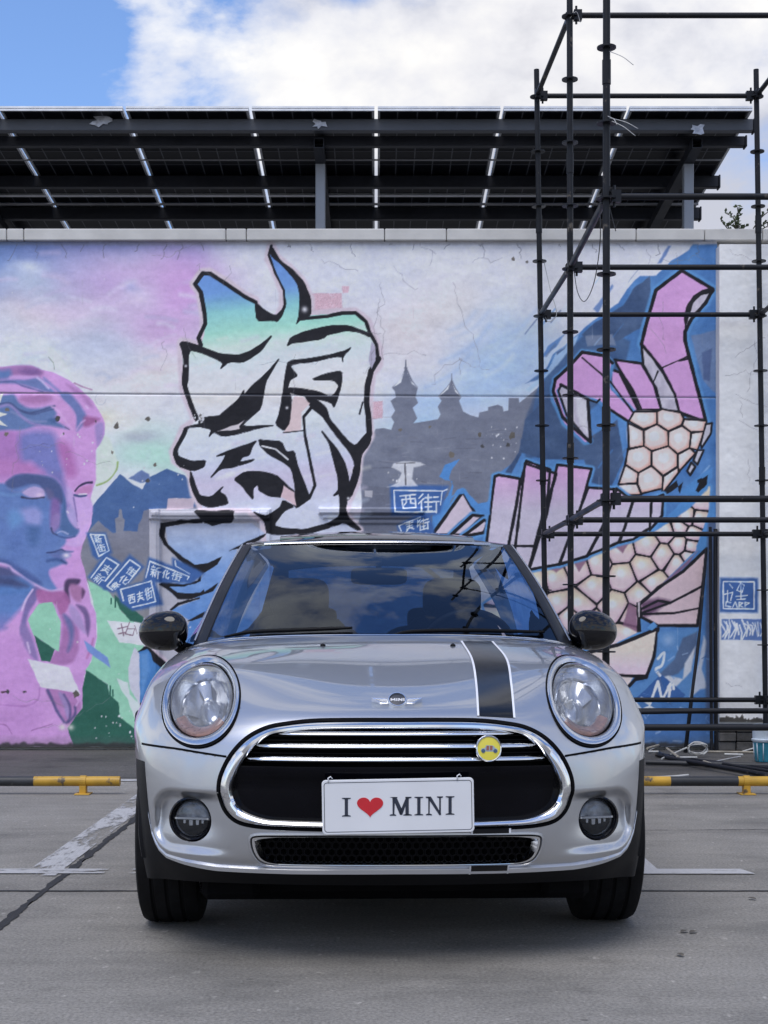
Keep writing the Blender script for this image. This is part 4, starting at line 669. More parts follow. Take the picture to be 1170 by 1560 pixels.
# --- relief: door casing, ledge, joint, uneven plaster
K.D += .010 * fbm(X_ / 40, Y_ / 40, 17, 4) + .0012 * fbm(X_ / 7, Y_ / 7, 18, 3)
def band(x0, x1, y0, y1, d, s=1.6): K.D[...] += d * np.clip(np.minimum(np.minimum(X_ - x0, x1 - X_), np.minimum(Y_ - y0, y1 - Y_)) / s + .5, 0, 1)
band(228, 244, 776, 1136, .030); band(232, 240, 780, 1136, .014); band(228, 412, 776, 792, .030); band(232, 408, 780, 787, .014); band(396, 412, 776, 1136, .030); band(246, 394, 794, 1136, -.020)
band(486, 646, 774, 783, .050); band(492, 646, 785, 790, .026); band(500, 646, 792, 798, .014)
K.D -= .012 * np.exp(-((Y_ - 601 - (X_ - 300) * .006) / 1.0) ** 2)
def plaster():
    m = bpy.data.materials.new('mural_paint'); m.use_nodes = True; t = m.node_tree; b = t.nodes['Principled BSDF']; L = t.links.new
    a = N(t, 'ShaderNodeVertexColor', layer_name='paint'); g = N(t, 'ShaderNodeNewGeometry')
    n1_ = N(t, 'ShaderNodeTexNoise'); n1_.inputs['Scale'].default_value = 26; n1_.inputs['Detail'].default_value = 8; L(g.outputs['Position'], n1_.inputs['Vector'])
    r = ramp(t, [(.3, .96), (.7, 1.04)]); L(n1_.outputs['Fac'], r.inputs[0]); mm = N(t, 'ShaderNodeMix', data_type='RGBA', blend_type='MULTIPLY'); mm.inputs['Factor'].default_value = 1
    L(a.outputs['Color'], mm.inputs['A']); L(r.outputs[0], mm.inputs['B']); L(mm.outputs['Result'], b.inputs['Base Color']); b.inputs['Roughness'].default_value = .62; b.inputs['Specular IOR Level'].default_value = .3
    bp_ = N(t, 'ShaderNodeBump'); bp_.inputs['Strength'].default_value = .10; bp_.inputs['Distance'].default_value = .01; L(n1_.outputs['Fac'], bp_.inputs['Height']); L(bp_.outputs[0], b.inputs['Normal'])
    return m
M['mural'] = plaster()
WO = Vector((-.5, YW, 0)); wall = empty('mural_wall', WO); tag(wall, 'long rendered wall painted with a pink head, a striped graffiti figure and a carp', 'wall')
K.mesh('mural', YW, M['mural'], wall, off=WO)
M['render'] = mat('white_render', (.68, .67, .65), .7, var=.06, scale=2, bump=.15, bscale=20, dirt=((.42, .42, .44), .64, 3.0)); M['coping'] = mat('coping_stone', (.58, .57, .545), .6, var=.06, scale=4, bump=.1, bscale=40)
zt_ = CH - (TOPY - HY) / F * YW
MB().box(W(-330, 0, YW).x - WO.x, 7.0, .07, .26, -.1, zt_ - .002).build('wall_core', M['render'], wall)
cp = [-330, -200, -60, 12, 38, 345, 376, 586, 680, 820, 968, 1072, 1160, 1290, 1400]
for a, b in zip(cp[:-1], cp[1:]):
    MB().bbox((a - CX) / F * YW + .003 - WO.x, (b - CX) / F * YW - .003 - WO.x, -.045, .27, zt_, zt_ + .094, .006).build('coping_slab', M['coping'], wall)
# --- white pillar with its own small tags
xs2 = np.arange(1096, 1178, 1.25); K2 = Canvas(xs2, np.arange(372, 1100, 1.25), (228,229,235)); X2, Y2 = K2.X, K2.Y
K2.C += (16 * fbm(X2 / 26, Y2 / 40, 7, 4))[..., None]; K2.fill([(1090,490),(1180,484),(1180,495),(1090,500)], (170,172,180), soft=6, alpha=.4, wob=3)
KO = K; K = K2
for c in ((1120,545,4,-2,10), (1105,572,6,0,10), (1120,600,5,2,9), (1125,610,2,5,6), (1150,520,-1,8,10), (1112,380,6,1,9), (1105,1040,5,2,6), (1140,700,2,6,6), (1125,640,5,4,7)): crack(*c, (150,150,158), 1.0, .8)
sign(F_((942,572),(1118,575),(1118,735),(940,732)), F_((955,588),(1103,590),(1103,720),(955,718),(955,588)), [], 1.5)
for p in (((985,600),(1000,620)), ((1030,590),(1055,605),(1045,640),(1020,630),(1035,600)), ((1040,590),(1040,670)), ((960,650),(1000,640),(990,680)), ((975,630),(975,685)), ((1015,660),(1070,655)), ((1020,675),(1060,672)), ((990,690),(970,685),(965,705),(990,710)), ((1000,712),(1012,685),(1022,712)), ((1030,712),(1030,688),(1048,692),(1032,702),(1050,712)), ((1060,712),(1060,688),(1080,692),(1062,702))): K.line(F_(*p), 1.5, WH, soft=.9)
K.fill(F_((945,768),(1150,768),(1150,872),(945,868)), (86,116,176), soft=1.5)
for k in range(16):
    x = 945 + k * 12.5; K.line(F_((x, rs.uniform(770, 800)), (x + rs.uniform(4, 22), rs.uniform(800, 840)), (x + rs.uniform(-8, 16), rs.uniform(840, 870))), 1.9, (214,222,238))
for x in range(1090, 1180, 5): chip(x, 1098, rs.uniform(3, 7), (70,68,66))
K2.D += .012 * fbm(X2 / 30, Y2 / 30, 27, 4)
PO = Vector((3.1, 12.16, 0)); pil = empty('pillar', PO); tag(pil, 'white rendered pillar with two small blue tags and a broken dark base', 'pillar')
K2.mesh('pillar_face', 12.16, M['mural'], pil, off=PO); K = KO
xa, xb_ = (1096 - CX) / F * 12.16 - PO.x, (1176.75 - CX) / F * 12.16 - PO.x; zb2, zt2 = CH - (1099 - HY) / F * 12.16, CH - (372 - HY) / F * 12.16
MB().box(xa + .002, xb_ - .002, .014, .139, zb2 - .02, zt2 - .004).build('pillar_core', M['render'], pil)
M['broken'] = mat('broken_brickwork', (.10, .095, .09), .9, var=.3, scale=8, bump=.8, bscale=25, dirt=((.55, .55, .56), .66, 7.0))
rr_ = random.Random(2)
for r in range(3):
    for c in range(3):
        w_ = (xb_ - xa) / 3; MB().bbox(xa + c * w_ + .004 + .05 * (r % 2) * 0, xa + (c + 1) * w_ - .004, .012 + rr_.uniform(0, .02), .139, r * .076 + .001, r * .076 + .070 - (r == 2) * .012, .006).build('brick', M['broken'], pil)
MB().box(xa + .01, xb_ - .01, .04, .139, 0, zb2).build('mortar', M['black_matte'], pil)

# ================================================================== the car
CAR_X, CAR_Y, CAR_YAW = 0.042, 5.17, rad(1.4)
car = empty('parked_car', (CAR_X, CAR_Y, 0), CAR_YAW)
tag(car, 'silver three-door hatchback with black roof, mirrors and bonnet stripe, parked before the mural', 'car')
CARM = Matrix.Translation((CAR_X, CAR_Y, 0)) @ Matrix.Rotation(CAR_YAW, 4, 'Z'); CARI = CARM.inverted()
CAMO = CARI @ Vector((0, 0, CH))
def ray(px, py):
    d = CARI.to_3x3() @ Vector(((px - CX) / F, 1.0, -(py - HY) / F)); return d.normalized()
# ---- control net: rows from the valance bottom up over the bonnet, columns from the centre line round to the tail
FRX = [0, .18, .36, .52, .64, .745, .815]
rows = [
 [(0,-.66,.228),(.18,-.655,.228),(.36,-.635,.228),(.52,-.59,.226),(.64,-.53,.222),(.74,-.44,.215),(.80,-.365,.205)],
 [(0,-.735,.285),(.18,-.73,.285),(.36,-.71,.285),(.52,-.665,.285),(.64,-.595,.285),(.745,-.49,.283),(.812,-.38,.28)],
 [(0,-.766,.345),(.18,-.76,.345),(.36,-.74,.345),(.52,-.692,.345),(.64,-.622,.345),(.75,-.51,.345),(.818,-.385,.345)],
 [(0,-.778,.45),(.18,-.772,.45),(.36,-.75,.45),(.52,-.703,.45),(.642,-.632,.45),(.752,-.52,.45),(.822,-.385,.45)],
 [(0,-.778,.56),(.18,-.772,.56),(.36,-.748,.56),(.52,-.698,.56),(.642,-.625,.56),(.754,-.512,.56),(.826,-.375,.56)],
 [(0,-.766,.66),(.18,-.76,.66),(.36,-.735,.66),(.52,-.68,.655),(.642,-.60,.65),(.754,-.485,.64),(.828,-.345,.63)],
 [(0,-.728,.733),(.18,-.718,.733),(.36,-.685,.732),(.52,-.615,.727),(.642,-.535,.718),(.752,-.425,.705),(.828,-.29,.685)],
 [(0,-.62,.775),(.18,-.61,.777),(.36,-.565,.786),(.52,-.495,.797),(.64,-.42,.795),(.748,-.315,.775),(.822,-.19,.75)],
 [(0,-.42,.826),(.18,-.41,.829),(.36,-.375,.843),(.52,-.335,.862),(.635,-.275,.862),(.738,-.18,.838),(.81,-.06,.808)],
 [(0,-.15,.884),(.18,-.145,.887),(.36,-.125,.897),(.52,-.10,.906),(.63,-.06,.903),(.728,.02,.882),(.795,.13,.855)],
 [(0,.12,.934),(.18,.125,.936),(.36,.14,.941),(.52,.17,.941),(.625,.21,.932),(.72,.28,.914),(.782,.37,.888)],
 [(0,.34,.968),(.18,.345,.968),(.36,.37,.965),(.52,.42,.957),(.62,.48,.947),(.71,.56,.93),(.765,.65,.912)],
]
CX6 = [.778, .788, .795, .799, .802, .806, .812, .812]                # the front corner tucks in ahead of the wheel
for r, xv in enumerate(CX6):
    x0, y0, z0 = rows[r][6]; rows[r][6] = (xv, y0, z0); x0, y0, z0 = rows[r][5]; rows[r][5] = (x0 - .016, y0, z0)
SX = [.80,.825,.835,.845,.852,.856,.855,.849,.836,.82,.80,.772]
SZ = [.20,.27,.335,.44,.55,.64,.695,.75,.80,.845,.885,.915]
YL = [-.12,.30,.95,1.7,2.35,2.8]; YH = [.88,1.15,1.55,2.0,2.45,2.80]
for r, row in enumerate(rows):
    t = max(0, (r - 6) / 5)
    for k in range(6):
        y = YL[k] * (1 - t) + YH[k] * t
        xs = SX[r] - (0.03 if k == 5 else 0.008 if k == 4 else 0.0) - (0.02 * t if k >= 3 else 0)
        if k == 0: xs -= 0.008 * (1 - t)
        row.append((xs, y, SZ[r] + (0.012 * t if k > 2 else 0)))
    row += [(SX[r] * .84, 2.98 - .06 * t, SZ[r] + .01 * t), (SX[r] * .45, 3.05 - .08 * t, SZ[r] + .01 * t), (0, 3.06 - .08 * t, SZ[r] + .01 * t)]
net = np.array(rows, float)                                        # (12, 16, 3)
def fit(P, ax):
    P = np.moveaxis(P, ax, 0); Q = P.copy()
    for _ in range(2):
        E = np.concatenate([2 * Q[:1] - Q[1:2], Q, 2 * Q[-1:] - Q[-2:-1]])
        Q = Q + 0.8 * (P - (E[:-2] + 4 * E[1:-1] + E[2:]) / 6)
    return np.moveaxis(Q, 0, ax)
def bs(P, subs, ax):
    P = np.moveaxis(P, ax, 0)
    E = np.concatenate([2 * P[:1] - P[1:2], P, 2 * P[-1:] - P[-2:-1]]); o_ = []
    for i in range(len(P) - 1):
        n = subs[i]
        for k in range(n + (1 if i == len(P) - 2 else 0)):
            t = k / n
            w = ((1-t)**3/6, (3*t**3-6*t*t+4)/6, (-3*t**3+3*t*t+3*t+1)/6, t**3/6)
            o_.append(sum(w[j] * E[i + j] for j in range(4)))
    return np.moveaxis(np.array(o_), 0, ax)
full = np.concatenate([net[:, :0:-1] * np.array([-1, 1, 1]), net], axis=1)   # mirrored: 31 columns
full = fit(fit(full, 0), 1)
csub = [8]*9 + [26]*6 + [26]*6 + [8]*9
S = bs(bs(full, [24]*11, 0), csub, 1)                              # (265, n, 3)
# ---- sculpting: fog-lamp pockets, sharper nose edge above the grille
def sstep(a, b, x): t = np.clip((x - a) / (b - a), 0, 1); return t * t * (3 - 2 * t)
X, Yc, Z = np.abs(S[..., 0]), S[..., 1], S[..., 2]
front = Yc < -0.2
def rbox(x, z, x0, x1, z0, z1, r):
    qx = np.abs(x - (x0 + x1) / 2) - (x1 - x0) / 2 + r; qz = np.abs(z - (z0 + z1) / 2) - (z1 - z0) / 2 + r
    return np.hypot(np.maximum(qx, 0), np.maximum(qz, 0)) + np.minimum(np.maximum(qx, qz), 0) - r
sdp = rbox(X, Z, .40, .742, .318, .512, .070)
pocket = sstep(.004, -.022, sdp) if False else 1 - sstep(-.026, .002, sdp)
pocket = pocket * sstep(.46, .60, X) * (.55 + .45 * sstep(.33, .42, Z))
S[..., 1] += np.where(front, pocket * 0.040, 0)
sd2 = rbox(X, Z, .40, .725, .20, .492, .060)
S[..., 1] += np.where(front, (1 - sstep(-.012, .002, sd2)) * sstep(.50, .60, X) * sstep(.36, .46, Z) * 0.012, 0)
NR, NC = S.shape[:2]
verts0 = S.reshape(-1, 3)
idx = np.arange(NR * NC).reshape(NR, NC)
quads = np.stack([idx[:-1, :-1], idx[:-1, 1:], idx[1:, 1:], idx[1:, :-1]], -1).reshape(-1, 4)
BV = BVHTree.FromPolygons([Vector(v) for v in verts0], [tuple(int(i) for i in q) for q in quads])
def hitp(px, py):
    p, n, _, _ = BV.ray_cast(CAMO, ray(px, py))
    if p is None: raise RuntimeError('no hit %s %s' % (px, py))
    if n.y > 0: n = -n
    return p, n
def at(x, z):                                                      # front projection onto the nose
    p, n, _, _ = BV.ray_cast(Vector((x, -2, z)), Vector((0, 1, 0)))
    if p is None:
        p, n, _, _ = BV.find_nearest(Vector((x, -.5, z)))
    if n.y > 0: n = -n
    return p, n
def catmull(pts, n=8, closed=False):
    pts = [np.array(p, float) for p in pts]; L = len(pts); o_ = []
    for i in range(L if closed else L - 1):
        p0 = pts[i - 1] if (closed or i > 0) else 2 * pts[0] - pts[1]
        p1 = pts[i]; p2 = pts[(i + 1) % L]
        p3 = pts[(i + 2) % L] if (closed or i + 2 < L) else 2 * pts[-1] - pts[-2]
        for k in range(n):
            t = k / n
            o_.append(0.5 * (2*p1 + (p2-p0)*t + (2*p0-5*p1+4*p2-p3)*t*t + (3*p1-p0-3*p2+p3)*t**3))
    if not closed: o_.append(pts[-1])
    return o_
def sym_outline(pxs, n=10):                                        # left half traced top -> bottom, mirrored
    h = []
    for px, py in pxs:
        p, _ = hitp(px, py); h.append((abs(p.x), p.z))
    h[0] = (0, h[0][1]); h[-1] = (0, h[-1][1])
    ctrl = h + [(-a, b) for a, b in reversed(h[1:-1])]
    c = catmull(ctrl, n, True)
    return np.array(c)                                             # closed, runs over +x side downwards
def resample(c, m):
    d = np.linalg.norm(np.roll(c, -1, 0) - c, axis=1); s = np.concatenate([[0], np.cumsum(d)])
    cc = np.concatenate([c, c[:1]]); q = np.linspace(0, s[-1], m, endpoint=False)
    return np.stack([np.interp(q, s, cc[:, 0]), np.interp(q, s, cc[:, 1])], 1)
grille_out = resample(sym_outline([(604,1096),(540,1096),(481,1097),(440,1101),(405,1108),(375,1124),(352,1148),(337,1176),(332,1198),(335,1218),(344,1238),(362,1253),(392,1260),(440,1263),(492,1264.5),(540,1265),(604,1266)]), 260)
intake_out = resample(sym_outline([(604,1270),(500,1270),(420,1270),(392,1270.5),(381,1274),(379,1284),(383,1300),(392,1313),(408,1320),(440,1322),(520,1323),(604,1323)]), 200)
def psd(pts, poly):                                                # signed distance (neg inside) and nearest point
    best = np.full(len(pts), 1e9); near = np.zeros((len(pts), 2)); ins = np.zeros(len(pts), bool)
    for a, b in zip(poly, np.roll(poly, -1, 0)):
        e = b - a; w = pts - a; t = np.clip((w @ e) / (e @ e + 1e-12), 0, 1)
        q = a + t[:, None] * e; d = ((pts - q) ** 2).sum(1); m_ = d < best
        best[m_] = d[m_]; near[m_] = q[m_]
        c = (a[1] > pts[:, 1]) != (b[1] > pts[:, 1])
        xx = np.where(c, (b[0] - a[0]) * (pts[:, 1] - a[1]) / (b[1] - a[1] + 1e-12) + a[0], 0)
        ins ^= c & (pts[:, 0] < xx)
    return np.where(ins, -1, 1) * np.sqrt(best), near
HL = []
for px, py in ((304.5, 1066), (895.5, 1066)):
    p, n = hitp(px, py); HL.append(p)
hx = (abs(HL[0].x) + abs(HL[1].x)) / 2; hz = (HL[0].z + HL[1].z) / 2
FG = [hitp(292, 1247)[0], hitp(911, 1247)[0]]
fx = (abs(FG[0].x) + abs(FG[1].x)) / 2; fz = (FG[0].z + FG[1].z) / 2
HR, FR_ = 0.1285, 0.066
def circ(cx, cz, r, m=72): return np.array([(cx + r * math.cos(a), cz + r * math.sin(a)) for a in np.linspace(0, 2 * math.pi, m, endpoint=False)])
holes = [grille_out, intake_out] + [circ(s * hx, hz, HR + .004) for s in (-1, 1)] + [circ(s * fx, fz, FR_) for s in (-1, 1)]
V = verts0.copy(); dead = np.zeros(len(quads), bool)
# vertex normals of the grid
du = np.gradient(S, axis=1); dv = np.gradient(S, axis=0); nn = np.cross(du, dv); nn /= np.linalg.norm(nn, axis=-1, keepdims=True) + 1e-12
nn = nn.reshape(-1, 3); nn[nn[:, 1] > 0] *= 1
fr = V[:, 1] < 0.1
for poly in holes:
    lo = poly.min(0) - .03; hi = poly.max(0) + .03
    sel = np.where(fr & (V[:, 0] > lo[0]) & (V[:, 0] < hi[0]) & (V[:, 2] > lo[1]) & (V[:, 2] < hi[1]))[0]
    sdv, near = psd(V[sel][:, [0, 2]], poly)
    sn = np.abs(sdv) < 0.0034
    k = sel[sn]; d2 = near[sn] - V[k][:, [0, 2]]
    ny = np.where(np.abs(nn[k, 1]) < .15, -.15, nn[k, 1])
    V[k, 0] += d2[:, 0]; V[k, 2] += d2[:, 1]; V[k, 1] -= (nn[k, 0] * d2[:, 0] + nn[k, 2] * d2[:, 1]) / ny
    qc = V[quads].mean(1); cand = np.where((qc[:, 1] < 0.1) & (qc[:, 0] > lo[0]) & (qc[:, 0] < hi[0]) & (qc[:, 2] > lo[1]) & (qc[:, 2] < hi[1]))[0]
    sdq, _ = psd(qc[cand][:, [0, 2]], poly); dead[cand[sdq < 0]] = True
sh = [hitp(x, y)[0] for x, y in ((216,1133),(240,1137),(270,1141),(300,1146),(345,1153))]
lp = [hitp(x, y)[0] for x, y in ((604,1325.5),(450,1325.5),(330,1320.5),(280,1312),(254,1304),(240,1291),(231,1268),(226,1240),(222,1200),(219,1160))]
for sg_ in (-1, 1):                                                # panel edges follow the shut lines exactly
    for crv in ([(sg_ * abs(p.x), p.z) for p in sh], [(sg_ * abs(p.x), p.z) for p in lp[3:]]):
        poly = np.array(crv); sel = np.where(fr & (V[:, 1] < -.25) & (V[:, 0] * sg_ > .45))[0]; pts = V[sel][:, [0, 2]]; best = np.full(len(sel), 1e9); near = np.zeros((len(sel), 2))
        for a, b in zip(poly[:-1], poly[1:]):
            e = b - a; w = pts - a; t = np.clip((w @ e) / (e @ e), 0, 1); q = a + t[:, None] * e; d = ((pts - q) ** 2).sum(1); m_ = d < best; best[m_] = d[m_]; near[m_] = q[m_]
        sn = best < .0030 ** 2; k = sel[sn]; d2 = near[sn] - V[k][:, [0, 2]]; ny = np.where(np.abs(nn[k, 1]) < .2, -.2, nn[k, 1])
        V[k, 0] += d2[:, 0]; V[k, 2] += d2[:, 1]; V[k, 1] -= (nn[k, 0] * d2[:, 0] + nn[k, 2] * d2[:, 1]) / ny
qc = V[quads].mean(1)
ax_, ay_, az_ = np.abs(qc[:, 0]), qc[:, 1], qc[:, 2]
for wy in (0.0, 2.495):
    dead |= (ax_ > .6) & (((ay_ - wy) ** 2 + (az_ - .31) ** 2) < .362 ** 2)
# ---- split into panels
shx = np.array([abs(p.x) for p in sh])[::-1]; shz = np.array([p.z for p in sh])[::-1]
zs_ = np.interp(ax_, shx, shz); zs_ = np.where(ay_ > -.30, shz[-1] - 0.0 * ay_, zs_)
lpx = np.array([abs(p.x) for p in lp]); lpz = np.array([p.z for p in lp])
zl = np.interp(ax_, lpx, lpz); zl = np.where(ax_ > lpx[-1], lpz[-1], zl)
side_z = 0.30
is_front = ay_ < 0.62
fwd = (ay_ < -0.30)
cls = np.zeros(len(quads), int)                                    # 0 body, 1 bonnet, 2 bumper, 3 valance
cls[(az_ > zs_) & (is_front)] = 1
cls[(az_ <= zs_) & fwd] = 2
cls[(az_ < zl) & fwd] = 3
cls[(az_ < side_z) & ~fwd] = 3
def shell_part(name, sel, m, parent=car):
    q = quads[sel]; u, inv = np.unique(q, return_inverse=True); inv = inv.reshape(q.shape)
    mb = MB(); mb.v = [tuple(p) for p in V[u]]; mb.f = [tuple(int(i) for i in f) for f in inv]; mb.m = [0] * len(mb.f)
    return mb.build(name, m, parent, smooth=True)
shell_part('bonnet', (cls == 1) & ~dead, M['paint'])
shell_part('front_bumper', (cls == 2) & ~dead, M['paint'])
shell_part('body_panel', (cls == 0) & ~dead, M['paint'])
shell_part('lower_valance', (cls == 3) & ~dead, M['black_plastic'])
for s in (-1, 1):                                                  # shut line between bonnet and bumper
    c_ = catmull([(p.x * (s if p.x > 0 else -s), p.z) for p in sh], 10); rails = []
    c_ = [(s * abs(a), b) for a, b in c_]
    for a, b in c_:
        st_ = []
        for dz, o_ in ((.0042, -.002), (.0036, .0010), (-.0026, .0010), (-.0032, -.002)):
            p, n = at(a, b + dz); st_.append(p + n * o_)
        rails.append(st_)
    mb = MB(); mb.sweep(rails); recalc(mb.build('shut_line', M['black_matte'], car))
for s in (-1, 1):                                                  # rubber edge where the cladding meets the bumper corner
    rails = []
    for a, b in catmull([(s * abs(p.x), p.z) for p in lp[4:]], 8):
        st_ = []
        for dx in (-.0042, -.0036, .0030, .0036):
            p, n = at(a + s * dx, b); st_.append(p + n * (.0012 if abs(dx) < .004 and dx != .0036 else -.002))
        rails.append(st_)
    mb = MB(); mb.sweep(rails); recalc(mb.build('cladding_edge', M['black_plastic'], car))
# dark inner liner just below the panels (seen only through the shut lines)
st = 4
Si = (S - nn.reshape(S.shape) * np.where((nn[:, 2] > -9)[:, None], 1, 1).reshape(NR, NC, 1) * 0.0)
lin = MB()
sub = S[40:NR:st, 72:-72:st].copy(); nsub = nn.reshape(S.shape)[40:NR:st, 72:-72:st]
sgn = np.sign((nsub * (sub - np.array([0, .6, .5]))).sum(-1, keepdims=True)); sub -= nsub * sgn * 0.022
a_, b_ = sub.shape[:2]; ii = np.arange(a_ * b_).reshape(a_, b_); sv = sub.reshape(-1, 3)
lq = np.stack([ii[:-1, :-1], ii[:-1, 1:], ii[1:, 1:], ii[1:, :-1]], -1).reshape(-1, 4); lc = sv[lq].mean(1)
keep = (np.abs(lc[:, 0]) > .50) & (lc[:, 1] < .4)
for c_ in holes[2:4]:
    keep &= ((lc[:, 0] - c_[:, 0].mean()) ** 2 + (lc[:, 2] - c_[:, 1].mean()) ** 2) > (HR + .02) ** 2
for c_ in holes[4:]:
    keep &= ((lc[:, 0] - c_[:, 0].mean()) ** 2 + (lc[:, 2] - c_[:, 1].mean()) ** 2) > (FR_ + .05) ** 2
keep &= ((lc[:, 1]) ** 2 + (lc[:, 2] - .31) ** 2) > .40 ** 2
lin.add(sv, [tuple(int(i) for i in q) for q in lq[keep]])
lin.build('panel_liner', M['black_matte'], car, smooth=True)

# ---- chrome grille surround
def inward(poly):
    t = np.roll(poly, -1, 0) - np.roll(poly, 1, 0); t /= np.linalg.norm(t, axis=1, keepdims=True)
    nrm = np.stack([-t[:, 1], t[:, 0]], 1); c = poly.mean(0)
    if ((nrm * (c - poly)).sum(1)).mean() < 0: nrm = -nrm
    return nrm
def ring(name, poly, width, prof, m, parent=car, angle=40):
    nrm = inward(poly); rails = []
    for i, p in enumerate(poly):
        w = width(p) if callable(width) else width; st_ = []
        for f_, dy in prof:
            q = p + nrm[i] * w * f_
            y = at(q[0], q[1])[0].y
            st_.append((q[0], y + dy, q[1]))
        rails.append(st_)
    mb = MB(); mb.sweep(rails, closed=True)
    return recalc(mb.build(name, m, parent, smooth=True, angle=angle))
gz0, gz1 = grille_out[:, 1].min(), grille_out[:, 1].max(); gxm = np.abs(grille_out[:, 0]).max()
def gw(p):
    return 0.021 + 0.017 * sstep(.36, .50, abs(p[0]))
ring('bonnet_gap', grille_out, 0.008, [(-.62, .030), (-.6, -.0012), (.5, -.001), (1, .03)], M['black_matte'])
inner = grille_out + inward(grille_out) * 0.006
ring('grille_surround', inner, gw, [(0, .03), (0, -.002), (.12, -.011), (.40, -.016), (.72, -.012), (.95, -.002), (1, .006), (1.0, .05)], M['chrome'])
# black backing of the grille, following the nose
def nose_sheet(name, x0f, z0, z1, off, m, nx=60, nz=10, parent=car):
    mb = MB(); vs_ = []
    for j in range(nz + 1):
        z = z0 + (z1 - z0) * j / nz; xm = x0f(z)
        for i in range(nx + 1):
            x = -xm + 2 * xm * i / nx; vs_.append((x, at(x, z)[0].y + off(z) if callable(off) else at(x, z)[0].y + off, z))
    mb.add(vs_, [(j*(nx+1)+i, j*(nx+1)+i+1, (j+1)*(nx+1)+i+1, (j+1)*(nx+1)+i) for j in range(nz) for i in range(nx)])
    return mb.build(name, m, parent, smooth=True)
def halfw(poly, z):
    m_ = np.abs(poly[:, 1] - z).argsort()[:4]; return np.abs(poly[m_, 0]).max()
gin = grille_out + inward(grille_out) * 0.018
def ghw(z): return max(0.30, halfw(gin, min(max(z, gin[:, 1].min()), gin[:, 1].max())))
zbar = [hitp(604, y)[0].z for y in (1117.5, 1137, 1157)]
zsplit = hitp(604, 1169)[0].z
nose_sheet('grille_back', ghw, zsplit - .02, gz1 - .006, .055, M['black_matte'])
pan = nose_sheet('grille_panel', ghw, gz0 + .008, zsplit, lambda z: .022 - .018 * float(sstep(zsplit - .05, zsplit - .016, z)), M['grille_black'])
xend = [hitp(421, 1117.5)[0].x, hitp(391, 1136)[0].x, hitp(377, 1154)[0].x]
for zb, xe in zip(zbar, xend):
    rails = []; xm = abs(xe)
    for i in range(81):
        x = -xm + 2 * xm * i / 80; k = min(1, (1 - abs(x) / xm) / .10 + .05) ** .6
        y = at(x, zb)[0].y + .010; h = .0084 * k; dz = -0.006 * (x / xm) ** 2 * 0
        rails.append([(x, y + .016, zb + h * 1.1), (x, y + .006, zb + h), (x, y - .004 * k, zb + h * .45), (x, y - .010 * k, zb - h * .25), (x, y - .010 * k, zb - h * .6), (x, y - .004, zb - h), (x, y + .012, zb - h)])
    mb = MB(); mb.sweep(rails); recalc(mb.build('grille_bar', M['chrome'], car, smooth=True, angle=50))
for q in range(7):                                                 # slim black slats behind the bars
    zb = zsplit + .012 + q * .0125
    if zb > gz1 - .02: break
    rails = []
    for i in range(41):
        xm = ghw(zb) - .02; x = -xm + 2 * xm * i / 40; y = at(x, zb)[0].y + .03
        rails.append([(x, y + .02, zb + .002), (x, y, zb + .002), (x, y, zb - .002), (x, y + .02, zb - .002)])
    mb = MB(); mb.sweep(rails); recalc(mb.build('grille_slat', M['grille_black'], car, smooth=True, angle=30))
# ---- lower intake: flange, bright corners, honeycomb
ring('intake_flange', intake_out, 0.010, [(-.5, .012), (-.15, -.006), (.4, -.007), (1, .004), (1, .05)], M['paint'])
ii_ = intake_out + inward(intake_out) * .010
def iw(p): return .004 + .020 * sstep(.34, .43, abs(p[0]))
ring('intake_bezel', ii_, iw, [(0, -.002), (.3, -.001), (1, .022), (1, .06)], M['chrome'])
iz0, iz1 = intake_out[:, 1].min(), intake_out[:, 1].max()
nose_sheet('intake_back', lambda z: halfw(intake_out, z) - .004, iz0 + .004, iz1 - .004, .075, M['black_matte'], 40, 6)
mb = MB(); hr = .0125
for j in range(-1, 9):
    for i in range(-26, 27):
        cx_ = (i + .5 * (j % 2)) * hr * 1.9; cz_ = iz0 + .004 + j * hr * 1.62
        if not (iz0 + .006 < cz_ < iz1 - .004) or abs(cx_) > halfw(intake_out, cz_) - .02: continue
        y = at(cx_, cz_)[0].y + .042; pr = []
        for k in range(6):
            a = math.pi / 6 + k * math.pi / 3
            for rr_, yy in ((1.0, 0), (.80, 0), (.80, .012)): pr.append((cx_ + hr * rr_ * math.cos(a), y + yy, cz_ + hr * rr_ * math.sin(a)))
        mb.add(pr, [(k*3+a, k*3+a+1, ((k+1) % 6)*3+a+1, ((k+1) % 6)*3+a) for k in range(6) for a in (0, 1)])
hm = mb.build('intake_mesh', M['grille_black'], car)
hm['kind'] = 'stuff'
# ---- bright lower lip of the bumper
rails = []
lipx = np.linspace(-lpx[-3], lpx[-3], 121)
for x in lipx:
    z = float(np.interp(abs(x), lpx, lpz)); k = 1 - .75 * float(sstep(.55, lpx[-3], abs(x)))
    p, n = at(x, z); y = p.y; h = .009 * k + .002
    rails.append([(x, y + .015, z + h + .006), (x, y - .003, z + h + .004), (x, y - .014 * k - .002, z + h * .2), (x, y - .013 * k - .002, z - h * .9), (x, y + .012, z - h)])
mb = MB(); mb.sweep(rails); recalc(mb.build('bumper_lip', M['paint'], car, smooth=True, angle=20))
